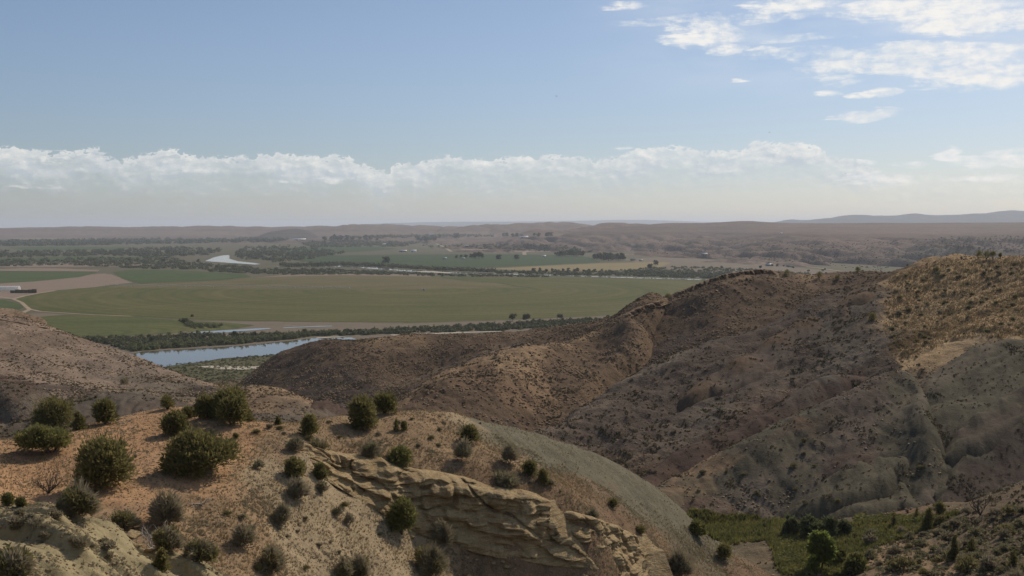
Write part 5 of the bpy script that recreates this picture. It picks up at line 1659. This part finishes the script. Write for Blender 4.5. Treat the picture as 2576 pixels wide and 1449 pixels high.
def clumps(C, rad, hgt, nt, ts):
    """nt small leaf triangles in a half-dome over each centre"""
    n = len(C)
    d = unit(grng.normal(size=(n, nt, 3)))
    d[..., 2] = np.abs(d[..., 2])
    q = grng.uniform(0.45, 1.0, (n, nt, 1))
    P = C[:, None] + d * q * np.stack([rad, rad, hgt], -1)[:, None]
    u = unit(grng.normal(size=(n, nt, 3))) * (ts * rad)[:, None, None]
    v = unit(np.cross(u, d)) * (ts * rad)[:, None, None]
    V = np.stack([P - u, P + u, P + v * 1.6], 2).reshape(-1, 3)
    return V, np.arange(n * nt * 3).reshape(-1, 3)


def blades(C, h, nb, wd):
    n = len(C)
    az = grng.uniform(0, 6.28, (n, nb))
    ln = grng.uniform(0.3, 1.0, (n, nb))
    tip = C[:, None] + np.stack([np.cos(az) * ln * .6, np.sin(az) * ln * .6, grng.uniform(.5, 1.0, (n, nb))], -1) * h[:, None, None]
    sd = np.stack([-np.sin(az), np.cos(az), 0 * az], -1) * (wd * h)[:, None, None]
    base = C[:, None] + np.stack([np.cos(az), np.sin(az), 0 * az], -1) * (0.15 * h)[:, None, None]
    V = np.stack([base - sd, base + sd, tip], 2).reshape(-1, 3)
    return V, np.arange(n * nb * 3).reshape(-1, 3)


def stones(C, s):
    """small angular stones: squashed octahedra with jittered corners"""
    n = len(C)
    o = np.array([(1, 0, .2), (0, 1, .1), (-1, 0, .25), (0, -1, .15), (0.1, 0, .8), (0, 0, -.5)], float)
    V = C[:, None] + o[None] * s[:, None, None] * grng.uniform(0.55, 1.25, (n, 6, 3)) * np.array([1, 1, .8])
    a = grng.uniform(0, 6.28, n)
    ca, sa = np.cos(a)[:, None], np.sin(a)[:, None]
    dx, dy = V[..., 0] - C[:, None, 0], V[..., 1] - C[:, None, 1]
    V[..., 0], V[..., 1] = C[:, None, 0] + dx * ca - dy * sa, C[:, None, 1] + dx * sa + dy * ca
    f = np.array([(0, 1, 4), (1, 2, 4), (2, 3, 4), (3, 0, 4), (1, 0, 5), (2, 1, 5), (3, 2, 5), (0, 3, 5)])
    F_ = (f[None] + (np.arange(n) * 6)[:, None, None]).reshape(-1, 3)
    return V.reshape(-1, 3), F_


def stuff(name, Vf, mat):
    return tag(mesh_np(name, Vf[0], Vf[1], mat), kind='stuff')


def patchy(wl, lo, hi, seed=1):
    return lambda x, y, z: 0.06 + sstep(fbm(x / wl, y / wl, None, 3, seed), lo, hi)


def only(u0, v0, u1, v1):
    pass


M_scrubdot = leaf_mat('hill_scrub', (0.085, 0.068, 0.038), (0.15, 0.118, 0.066), 0.9, 0.3, 0.2)
M_rubble = plain_mat('rubble_stone', (0.26, 0.18, 0.11), 0.95, 0.4, 0.35, 0.05)
M_gravel = plain_mat('gravel_stone', (0.33, 0.23, 0.14), 0.95, 2.0, 0.35, 0.05)
u_ = grng.uniform
n = 34000


def bare(x, y, z):
    """sparse cover on the flat orange top, hardly any on the clay shoulder"""
    yc = (z - CAMZ) / y
    k = (yc * math.cos(PIT) + math.sin(PIT)) / (math.cos(PIT) - yc * math.sin(PIT))
    v = VC - F * k
    u = UC + F * (x / y) * (math.cos(PIT) + k * math.sin(PIT))
    edge = 1095 + (u - 1250) * 0.49 + 16 * fbm(u / 40, v / 40, None, 3, 4)
    clay = (u > 1170) & (v < edge) & (u + v > 2230)
    return np.where(clay, 0.02, np.where((z > 82.3) & (x < 2), 0.16, 1.0))



stuff('dry_grass', blades(sample(['knoll'], n, lambda x, y, z: patchy(7, -0.3, 0.3, 5)(x, y, z) * bare(x, y, z) ** 0.5), u_(.08, .24, n), 5, .10), M_straw)
n = 17000
stuff('low_scrub', clumps(sample(['knoll'], n, lambda x, y, z: patchy(5, 0.0, 0.35, 8)(x, y, z) * bare(x, y, z)), u_(.05, .17, n), u_(.05, .14, n), 9, .38), M_twig)
n = 30000
stuff('gravel', stones(sample(['knoll', 'rock_shoulder'], n, lambda x, y, z: np.where(bare(x, y, z) < 0.1, 0.06, 1.0)), u_(.03, .10, n) ** 1.0), M_gravel)
n = 5000
stuff('low_scrub', clumps(sample(['rock_shoulder'], n, patchy(2.5, 0.0, 0.3, 4)), u_(.03, .10, n), u_(.03, .10, n), 9, .4), M_twig)
n = 14000
stuff('hillside_scrub', clumps(sample(['rocky_ridge', 'rocky_spur', 'long_ridge', 'canyon_floor', 'shaded_scarp'], n, lambda x, y, z: (0.05 + sstep(fbm(x / 45, y / 45, None, 3, 12), -0.25, 0.35)) * (0.15 + sstep(fbm(x / 9, y / 9, None, 3, 18), -0.2, 0.35)) * np.where((x / y > .335) & (z > 71), 0.25, 1.0)), u_(.2, .82, n) ** 1.9, u_(.22, .6, n) ** 1.6, 9, .45), M_scrubdot)
n = 5000
stuff('hillside_scrub', clumps(sample(['left_hill'], n, patchy(14, -0.2, 0.35, 19)), u_(.1, .34, n), u_(.08, .26, n), 9, .45), M_scrubdot)
n = 3500
stuff('hillside_scrub', clumps(sample(['shale_dome', 'grey_dome', 'shale_mound', 'red_rib', 'dark_rib', 'shale_rib'], n, patchy(9, 0.15, 0.4, 14)), u_(.12, .4, n), u_(.1, .35, n), 9, .42), M_scrubdot)
n = 16000
stuff('rubble', stones(sample(['rocky_ridge', 'rocky_spur'], n, patchy(18, -0.1, 0.35, 3)), u_(.15, .75, n) ** 1.5), M_rubble)
n = 9000
stuff('rubble', stones(sample(['long_ridge', 'left_hill', 'canyon_floor', 'shale_dome'], n, patchy(12, 0.05, 0.4, 6)), u_(.1, .5, n) ** 1.4), M_gravel)


def in_uv(poly, n):
    out = []
    us, vs = [p[0] for p in poly], [p[1] for p in poly]
    while len(out) < n:
        u, v = grng.uniform(min(us), max(us)), grng.uniform(min(vs), max(vs))
        du, dv = 22 * math.sin(u * .05 + v * .11) + grng.normal() * 10, 7 * math.sin(u * .07 - v * .09) + grng.normal() * 4
        if in_poly(u, v, poly) and in_poly(u + du, v + dv, poly):
            out.append((u, v))
    return out


# straw grass on the tan hillside
P = np.array([hit(u, v) for u, v in in_uv([(2240, 690), (2380, 650), (2620, 640), (2620, 850), (2420, 850), (2250, 915), (2215, 800)], 15000)])
stuff('dry_grass', blades(P, u_(.25, .6, len(P)), 5, .14), M_straw)
# green growth in the canyon bottom
P = np.array([hit(u, v) for u, v in in_uv([(1715, 1280), (1850, 1294), (1990, 1312), (2120, 1320), (2330, 1296), (2420, 1290), (2330, 1335), (2200, 1380), (2140, 1449), (1960, 1449), (1930, 1360), (1830, 1372), (1770, 1345)], 9000)])
stuff('undergrowth', blades(P, u_(.25, .9, len(P)), 6, .16), M_lush)
P = np.array([hit(u, v) for u, v in in_uv([(1940, 1330), (2010, 1345), (2030, 1449), (1970, 1449), (1950, 1380)], 1100) + in_uv([(2150, 1298), (2330, 1300), (2340, 1316), (2160, 1318)], 900)])
stuff('undergrowth', clumps(P, u_(.3, .8, len(P)), u_(.25, .7, len(P)), 18, .28), M_lush)
P = np.array([hit(u, v) for u, v in in_uv([(2130, 1330), (2420, 1300), (2576, 1290), (2576, 1449), (2100, 1449)], 380)])
stuff('undergrowth', clumps(P, u_(.2, .75, len(P)), u_(.15, .5, len(P)), 16, .3), M_sagey)

# ------------------------------------------------------------------ valley: bank scrub and groves
def vpts(poly, n, edge=True):
    us, vs = [p[0] for p in poly], [p[1] for p in poly]
    out = []
    while len(out) < n:
        u, v = grng.uniform(min(us), max(us)), grng.uniform(min(vs), max(vs))
        if in_poly(u, v, poly):
            x, y, z = far_hit(u, v) if v < 700 else vp(u, v)
            out.append((x, y, z))
    return np.array(out)


M_grove = leaf_mat('grove_green', (0.075, 0.085, 0.042), (0.135, 0.138, 0.07), 0.85, 0.03, 0.25)
M_tama = leaf_mat('tamarisk_green', (0.085, 0.095, 0.045), (0.15, 0.145, 0.072), 0.85, 0.05, 0.25)


def grove(name, poly, n, r0, r1, h0, h1, nt, mat, ts=.32):
    P = vpts(poly, n)
    r = u_(r0, r1, n)
    return stuff(name, clumps(P, r, u_(h0, h1, n), nt, ts), mat)


# far bank of the near river
grove('bank_scrub', [(200, 852), (330, 848), (470, 842), (600, 842), (860, 836), (1000, 828), (1200, 818), (1400, 808), (1540, 800), (1560, 806), (1450, 822), (1270, 832), (1138, 835.5), (1000, 840), (859, 845), (800, 845), (733, 853), (600, 866), (520, 871), (433, 876), (360, 880), (335, 884)], 1500, 1.2, 3.4, 1.6, 4.2, 46, M_tama)
grove('bank_scrub', [(335, 884), (433, 876), (520, 871), (600, 866), (733, 854), (800, 845), (859, 845), (850, 840), (730, 847), (600, 858), (500, 865), (400, 870), (330, 876)], 230, 1.6, 3.4, 3.0, 6.0, 60, M_bank)
grove('bank_scrub', [(450, 806), (478, 808), (490, 816), (560, 818), (550, 826), (480, 828)], 90, 1.2, 3.0, 1.4, 3.6, 40, M_bank)
grove('bank_scrub', [(400, 921), (480, 912), (700, 890), (860, 868), (880, 900), (700, 975), (430, 980)], 1500, .5, 1.5, .5, 1.3, 22, M_tama)
# between the big field and the second river
grove('river_scrub', [(640, 676), (700, 677), (835, 678), (955, 683), (1060, 688.5), (1150, 692), (1250, 693), (1400, 697), (1400, 697.6), (1138, 696), (1000, 692.5), (872, 691), (733, 692), (620, 688), (500, 682), (560, 676)], 620, 3, 6, 2, 4.5, 26, M_grove)
grove('river_scrub', [(700, 668), (835, 664), (960, 667), (1000, 671), (1110, 677), (1240, 682), (1240, 685), (1110, 680), (1000, 674), (950, 670), (840, 667), (720, 670)], 420, 4, 8, 5, 9, 26, M_grove)
grove('river_scrub', [(1240, 683), (1420, 684), (1600, 682), (1800, 690), (1900, 695), (1850, 703), (1600, 696), (1400, 692), (1240, 687)], 520, 3, 6, 3, 6, 24, M_grove)
grove('river_scrub', [(1560, 680), (1700, 670), (1850, 676), (2000, 686), (2100, 694), (1900, 700), (1700, 694)], 520, 2.5, 6, 2, 5, 20, M_tama)
grove('woodland', [(-60, 655), (200, 650), (420, 646), (480, 661), (560, 669), (650, 673), (560, 680), (350, 676), (180, 668), (-60, 672)], 560, 4, 9, 4, 8, 22, M_grove)
grove('woodland', [(-60, 632), (120, 633), (330, 627), (480, 622), (560, 630), (530, 642), (430, 646), (250, 643), (60, 648), (-60, 650)], 480, 6, 13, 7, 13, 22, M_grove)
grove('woodland', [(-60, 609), (100, 606), (260, 603), (470, 603), (640, 600), (735, 603), (700, 609), (500, 612), (300, 616), (100, 619), (-60, 620)], 700, 11, 24, 11, 19, 22, M_grove)
grove('woodland', [(590, 640), (620, 622), (700, 618), (800, 626), (870, 636), (800, 650), (690, 660), (605, 652)], 330, 6, 12, 7, 13, 22, M_grove)
grove('woodland', [(760, 612), (900, 608), (1060, 610), (1020, 620), (900, 622), (780, 622)], 300, 9, 16, 8, 15, 20, M_grove)
grove('woodland', [(840, 596), (1000, 594), (1120, 592), (1250, 594), (1240, 596), (1000, 599), (850, 600)], 160, 12, 20, 10, 16, 18, M_grove)
grove('woodland', [(1050, 616), (1200, 616), (1350, 615), (1450, 622), (1500, 636), (1400, 634), (1200, 626), (1080, 624)], 170, 5, 9, 4, 8, 18, M_grove)
grove('woodland', [(2330, 600), (2620, 592), (2620, 640), (2450, 634), (2340, 620)], 420, 2, 4, 2.2, 4.5, 18, M_scrubdot)
grove('plateau_scrub', [(1450, 600), (1700, 600), (2100, 610), (2450, 600), (2450, 640), (2200, 680), (1900, 655), (1600, 635)], 1200, 1.5, 3.5, 1.0, 2.5, 14, M_scrubdot)

# single trees that stand apart on the valley floor
def valley_proto(seed, mat, tall=1.0):
    rng = np.random.default_rng(seed)
    lob = []
    for i in range(11):
        a = rng.uniform(0, 6.28)
        q = math.sqrt(rng.random()) * .28
        lob.append((math.cos(a) * q, math.sin(a) * q, rng.uniform(.25, .82), .20, .20, .17))
    P, f = crown_mesh(lob, 420, 0.085, rng, fill=0.35, loose=0.2, aspect=0.6)
    P[:, 2] *= tall
    t = thing('valley_tree', 'x', 'tree')
    mesh_np('crown', P, f, mat, t)
    mb = MB()
    mb.tube([(0, 0, -.02), (.01, 0, .25), (0, .01, .6)], [.03, .024, .012], 5)
    mb.build('trunk', M_bark, t)
    return t


VP = [valley_proto(400 + i, M_grove if i < 3 else M_bank) for i in range(4)]
vfirst = [True] * 4


def valley_tree(u, v, hpx, label, group, k=None, wide=1.0):
    x, y, z = far_hit(u, v) if v < 700 else vp(u, v)
    s = hpx * y / F
    k = rr.randrange(4) if k is None else k
    o = VP[k] if vfirst[k] else copy_tree(VP[k])
    vfirst[k] = False
    o.location = (x, y, z)
    o.rotation_euler = (0, 0, rr.uniform(0, 6.28))
    o.scale = (s * wide, s * wide, s)
    return tag(o, label, 'tree', group)


for u, v, h, lab in [(1290, 808, 22, 'left of two cottonwoods standing above the river bank scrub'), (1324, 808, 21, 'right of two cottonwoods standing above the river bank scrub'), (1409, 804, 16, 'pale cottonwood by itself right of the two above the bank scrub'),
                     (970, 664, 19, 'broad tree on the far river bank in front of the dark green field'), (1255, 654, 14, 'round tree alone in the dark green field, left of two'), (1300, 653, 13, 'round tree alone in the dark green field, right of two'),
                     (1148, 602, 15, 'tall tree alone on the pale far fields'), (840, 604, 14, 'round dark tree beyond the long white shed'), (1105, 600, 10, 'small round tree left of the tall one on the far fields'),
                     (1635, 677, 14, 'bare-looking tree at the right end of the stubble field'), (1650, 668, 14, 'tree among the sheds right of the farm grove'), (465, 815, 17, 'dark willow clump tree at the corner of the mown field')]:
    valley_tree(u, v, h, lab, None, 3 if v > 700 else 1, 1.1)
for lst, lab, grp in [
        ([(1052 + i * 6 + rr.uniform(-2, 2), 607 + rr.uniform(-1, 2), rr.uniform(9, 15)) for i in range(8)], 'tree in the dark row on the far fields at centre', 'trees in the far centre row'),
        ([(1268, 597, 11), (1276, 597, 12), (1290, 597, 10), (1300, 597, 11), (1312, 598, 8), (1345, 599, 10), (1355, 599, 11), (1376, 599, 12), (1386, 599, 11)], 'tree beside the white farmhouse below the tan hills', 'trees round the far white farmhouse'),
        ([(1185, 650, 12), (1195, 650, 15), (1205, 650, 19), (1212, 650, 14), (1172, 650, 10), (1160, 650, 9), (1148, 650, 9)], 'tree beside the small farm in the dark green field', 'trees round the green field farm'),
        ([(1400 + i * 5.5, 645 + rr.uniform(-1, 1), rr.uniform(10, 18)) for i in range(13)], 'tree in the long grove behind the dark green field', 'trees of the long grove'),
        ([(1495 + i * 6, 655 + rr.uniform(-2, 2), rr.uniform(13, 24)) for i in range(13)], 'dark tree in the farm grove at the right end of the green field', 'trees of the right farm grove'),
        ([(1345 + i * 14 + rr.uniform(-4, 4), 684 + rr.uniform(-1, 1), rr.uniform(6, 11)) for i in range(13)], 'small tree in the row along the river below the stubble field', 'river trees below the stubble field'),
        ([(820 + i * 14 + rr.uniform(-4, 4), 606 + rr.uniform(-1, 2), rr.uniform(9, 15)) for i in range(10)], 'dark tree in the scattered line left of the far centre row', 'trees left of the far centre row'),
        ([(1960 + rr.uniform(-260, 120), 672 + rr.uniform(-4, 14), rr.uniform(4, 8)) for i in range(14)], 'small tree on the scrubby flat below the right bluffs', 'trees on the scrubby flat'),
        ([(20 + i * 44 + rr.uniform(-14, 14), 657 + rr.uniform(-2, 8), rr.uniform(6, 10)) for i in range(12)], 'tree along the woods beyond the tan bank at far left', 'trees along the left woods'),
        ([(330 + i * 62 + rr.uniform(-15, 15), 862 - i * 2.2 + rr.uniform(-6, 2), rr.uniform(10, 17)) for i in range(9)], 'rounded willow among the scrub on the river bank', 'willows on the near river bank')]:
    for u, v, h in lst:
        valley_tree(u, v, h, lab, grp, None, rr.uniform(.9, 1.3))

# ------------------------------------------------------------------ farm buildings, stacks, irrigation, birds
M_white = plain_mat('white_metal', (0.82, 0.80, 0.76), 0.5, 0.3, 0.06, 0.4)
M_wall = plain_mat('farm_wall', (0.34, 0.30, 0.25), 0.85, 0.4, 0.12)
M_roofd = plain_mat('dark_roof', (0.13, 0.12, 0.12), 0.8, 0.4, 0.15)
M_roofw = plain_mat('pale_roof', (0.55, 0.54, 0.52), 0.5, 0.3, 0.06, 0.4)
M_roofb = plain_mat('blue_grey_roof', (0.30, 0.36, 0.40), 0.6, 0.3, 0.08, 0.3)
M_open = plain_mat('dark_opening', (0.05, 0.045, 0.04), 0.9, 1.0, 0.1)
M_hay = plain_mat('weathered_hay', (0.115, 0.085, 0.05), 0.95, 0.8, 0.3, 0.05)
M_steel = plain_mat('galvanised_steel', (0.55, 0.55, 0.54), 0.45, 0.5, 0.06, 0.5)


def barn(u, v, wpx, hpx, label, roofm, wallm=None, rz=0.0, cat='barn', name='farm_barn', deep=0.6):
    x, y, z = far_hit(u, v) if v < 700 else vp(u, v)
    w = wpx * y / F
    h = hpx * y / F
    d = w * deep
    t = thing(name, label, cat, (x, y, z), rz)
    b = MB()
    b.box((0, 0, h * .3), (w, d, h * .6))
    # gable ends
    b.add([(-w / 2, -d / 2, h * .6), (-w / 2, d / 2, h * .6), (-w / 2, 0, h * .97), (w / 2, -d / 2, h * .6), (w / 2, d / 2, h * .6), (w / 2, 0, h * .97)], (), [(0, 2, 1), (3, 4, 5)])
    b.build('wall', wallm or M_wall, t)
    r = MB()
    e = 0.04 * w
    for s in (-1, 1):
        r.add([(-w / 2 - e, s * (d / 2 + e), h * .57), (w / 2 + e, s * (d / 2 + e), h * .57), (w / 2 + e, 0, h), (-w / 2 - e, 0, h), (-w / 2 - e, s * (d / 2 + e), h * .60), (w / 2 + e, s * (d / 2 + e), h * .60), (w / 2 + e, 0, h * 1.03), (-w / 2 - e, 0, h * 1.03)],
              [(0, 1, 2, 3), (4, 7, 6, 5), (0, 4, 5, 1), (0, 3, 7, 4), (1, 5, 6, 2)])
    r.build('roof', roofm, t)
    o = MB()
    o.box((-w * .2, -d / 2 - .06, h * .22), (w * .22, .12, h * .44))
    o.build('door', M_open, t)
    for i in (0.1, 0.32):
        o = MB()
        o.box((w * i, -d / 2 - .06, h * .33), (w * .1, .12, h * .16))
        o.build('window', M_open, t)
    return t


for a in [(753, 604.5, 30, 4.2, 'long white shed in the far valley before the dark butte', M_white, M_white, 0.1, 'shed', 'long_shed', .3),
          (1014, 634, 18, 5, 'wide pale-roofed barn at the bottom of the farm road, left of two', M_roofw), (1040, 634, 14, 5.5, 'white barn at the bottom of the farm road, right of two', M_white, M_white),
          (967, 616, 9, 4, 'small white house beside the upper farm road trees', M_white, M_white, .2, 'house', 'farm_house'), (1118, 652, 11, 4.5, 'grey-roofed house in the green field farm, left one', M_roofb, None, .2, 'house', 'farm_house'),
          (1165, 652, 10, 4, 'pale house in the green field farm, right one', M_roofw, None, -.1, 'house', 'farm_house'), (1368, 646, 10, 4, 'white house left of the long grove', M_white, M_white, .1, 'house', 'farm_house'),
          (1318, 598.5, 20, 4, 'long white farmhouse between trees below the tan hills', M_white, M_white, 0.0, 'house', 'farm_house', .3), (1087, 592, 12, 3, 'long white shed on the far pale fields, left of two', M_white, M_white, .05, 'shed', 'long_shed', .3),
          (1107, 592, 8, 3, 'short white shed on the far pale fields, right of two', M_white, M_white, .0, 'shed', 'long_shed', .4), (1592, 656, 12, 5, 'dark-roofed barn right of the farm grove', M_roofd), (1612, 657, 9, 4.5, 'pale shed next to the dark-roofed barn', M_roofw),
          (1771, 646, 16, 5.5, 'blue-grey roofed ranch house under the right bluffs', M_roofb, None, .15, 'house', 'farm_house'), (1935, 669, 17, 5, 'pale-roofed shed on the scrubby flat below the bluffs, left one', M_roofw), (1985, 672, 14, 5, 'grey shed on the scrubby flat below the bluffs, right one', M_roofd),
          (1345, 625, 13, 4, 'low dark-roofed barn under the tan bluff', M_roofd), (1175, 620, 10, 3, 'low pale barn on the bare terrace', M_roofw), (1965, 590, 5, 5, 'tiny bright white hut on the right plateau', M_white, M_white, 0, 'hut', 'white_hut', 1.0)]:
    barn(*a)

# arched white livestock shed at the left edge
def arch_shed():
    x0, y0, z0 = vp(1, 732)
    x1 = vp(45, 732)[0]
    L = x1 - x0 + 1.5
    t = thing('arched_shed', 'white ribbed arched shed at the left edge beside the haystacks', 'shed', ((x0 + x1) / 2 - 0.7, y0 + 5, 0), 0)
    n = 14
    prof = [(-5.0, 0.0), (-5.0, 3.2)] + [(-5.0 * math.cos(math.pi * i / n), 3.2 + 4.0 * math.sin(math.pi * i / n)) for i in range(1, n)] + [(5.0, 3.2), (5.0, 0.0)]
    V, q = [], []
    for i, xx in enumerate((-L / 2, L / 2)):
        V += [(xx, a, b) for a, b in prof]
    m = len(prof)
    q = [(k, k + 1, m + k + 1, m + k) for k in range(m - 1)]
    b = MB()
    b.add(V, q)
    b.build('cover', M_fabric, t)
    for i in range(9):
        xx = -L / 2 + 0.3 + i * (L - 0.6) / 8
        r = MB()
        r.tube([(xx, a * 1.02, bb * 1.01) for a, bb in prof], 0.22, 5)
        r.build('rib', M_white, t)
    for s in (-1, 1):
        e = MB()
        e.add([(s * (L / 2 - .02), a, bb) for a, bb in prof], [], [(0, k, k + 1) for k in range(1, m - 1)])
        e.build('end_wall', M_fabric, t)


M_fabric = leaf_mat('shed_fabric', (0.80, 0.79, 0.76), (0.86, 0.85, 0.82), 0.6, 0.3, 0.6)
arch_shed()
for i, (u, w, h, lab) in enumerate([(31, 12, 7, 'low dark haystack at the left end of the row by the white shed'), (43, 11, 9, 'dark haystack second from the left in the row by the shed'), (54, 10, 8.5, 'dark haystack in the middle of the row by the shed'), (64, 9, 8, 'dark haystack right of the middle in the row by the shed'),
                                   (74, 9, 9, 'dark haystack second from the right in the row by the shed'), (85, 11, 10, 'tallest dark haystack at the right end of the row by the shed')]):
    x, y, z = vp(u, 737.5)
    k = y / F
    b = MB()
    ww = w * k
    for lv in range(3):
        for c in range(3):
            b.box((-ww / 2 + (c + .5) * ww / 3, rr.uniform(-.15, .15), (lv + .5) * h * k / 3), (ww / 3 - .06, 3.0 - 0.3 * lv, h * k / 3 - .03))
    o = b.build('haystack', M_hay)
    o.location = (x, y + 2, 0)
    tag(o, lab, 'haystack', 'haystacks by the white shed')
x, y, z = vp(484, 797)
b = MB()
for i in range(2):
    b.box((0, 0, .75 + 1.3 * i), (3.2 - .3 * i, 2.4, 1.25))
o = b.build('hay_bale_stack', M_hay)
o.location = (x, y, 0)
tag(o, 'small dark stack of bales alone on the mown field edge', 'bale stack')

# centre pivot irrigation line
def pivot_line():
    pts = np.array([vp(263 + (880 - 263) * i / 9.0, 722.2 + (728.0 - 722.2) * i / 9.0) for i in range(10)])
    o0 = pts[0].copy()
    t = thing('irrigation_line', 'long white irrigation line on wheeled towers across the mown field', 'irrigation line', tuple(o0))
    pts = pts - o0
    for i in range(9):
        a, c = pts[i], pts[i + 1]
        b = MB()
        for k in range(6):
            f0, f1 = k / 6, (k + 1) / 6
            z0, z1 = 3.4 + 1.0 * math.sin(math.pi * f0), 3.4 + 1.0 * math.sin(math.pi * f1)
            b.tube([tuple(a + (c - a) * f0 + np.array([0, 0, z0])), tuple(a + (c - a) * f1 + np.array([0, 0, z1]))], 0.30, 6)
            b.tube([tuple(a + (c - a) * f0 + np.array([0, 0, z0 - .8])), tuple(a + (c - a) * f1 + np.array([0, 0, z1]))], 0.08, 4)
        b.build('span', M_steel, t)
    for p in pts:
        b = MB()
        for s in (-1, 1):
            b.tube([tuple(p + np.array([0, 0, 3.5])), tuple(p + np.array([s * .4, s * 1.8, .6]))], .12, 5)
        b.tube([tuple(p + np.array([-.4, -1.8, .6])), tuple(p + np.array([.4, 1.8, .6]))], .12, 5)
        tw = b.build('tower', M_steel, t)
        for s in (-1, 1):
            w = MB()
            ring = [tuple(p + np.array([s * .4 + .15 * math.cos(0), s * 1.8 + .6 * math.cos(q), .62 + .6 * math.sin(q)])) for q in np.linspace(0, 2 * math.pi, 13)]
            w.tube(ring, .12, 5)
            w.build('wheel', M_open, tw)


pivot_line()
x, y, z = vp(1065, 731)
t = thing('pivot_pump', 'small pale pump stand with a mast in the centre of the mown field', 'pump', (x, y, 0))
b = MB()
b.box((0, 0, .3), (9, 4, .6))
b.build('base', M_track, t)
b = MB()
b.box((1, 0, 1.6), (3.2, 1.8, 2.0))
b.build('cabinet', M_roofb, t)
b = MB()
b.tube([(-2, 0, .5), (-2, 0, 4.5)], .2, 6)
b.build('mast', M_steel, t)

# birds: body, two wings
M_bird = plain_mat('dark_feathers', (0.05, 0.045, 0.04), 0.8, 5.0, 0.2)


def bird(u, v, wpx, label, roll, dist=170.0):
    a, tt = ray(u, v)
    w = wpx * dist / F
    t = thing('bird', label, 'bird', (a * dist, dist, CAMZ + tt * dist), 0.5)
    t.rotation_euler = (0.1, roll, 0.5)
    b = MB()
    b.tube([(0, -.24 * w, 0), (0, -.15 * w, .01 * w), (0, 0, .01 * w), (0, .14 * w, 0), (0, .28 * w, 0)], [.015 * w, .05 * w, .065 * w, .045 * w, .02 * w], 8)
    b.add([(-.03 * w, .2 * w, 0), (.03 * w, .2 * w, 0), (.07 * w, .38 * w, 0), (-.07 * w, .38 * w, 0), (-.03 * w, .2 * w, .012 * w), (.03 * w, .2 * w, .012 * w), (.07 * w, .38 * w, .012 * w), (-.07 * w, .38 * w, .012 * w)], [(0, 3, 2, 1), (4, 5, 6, 7), (0, 1, 5, 4), (1, 2, 6, 5), (2, 3, 7, 6), (3, 0, 4, 7)])
    b.build('body', M_bird, t, True)
    for s in (-1, 1):
        m = MB()
        P = [(s * .03 * w, -.09 * w, .03 * w), (s * .28 * w, -.12 * w, .10 * w), (s * .52 * w, -.01 * w, .07 * w), (s * .28 * w, .08 * w, .095 * w), (s * .03 * w, .09 * w, .03 * w)]
        P = P + [(p[0], p[1], p[2] + .014 * w) for p in P]
        m.add(P, [(0, 1, 3, 4), (5, 9, 8, 6)] + [(i, (i + 1) % 5, (i + 1) % 5 + 5, i + 5) for i in range(5)], [(1, 2, 3), (6, 8, 7)])
        m.build('wing', M_bird, t)


bird(1400, 242, 9, 'dark bird highest in the open blue sky', 0.25)
bird(1936, 333, 8, 'dark bird below the small flat cloud at right', -0.1)
bird(2127, 437, 6, 'smallest dark bird in front of the low cloud bank', 0.1)
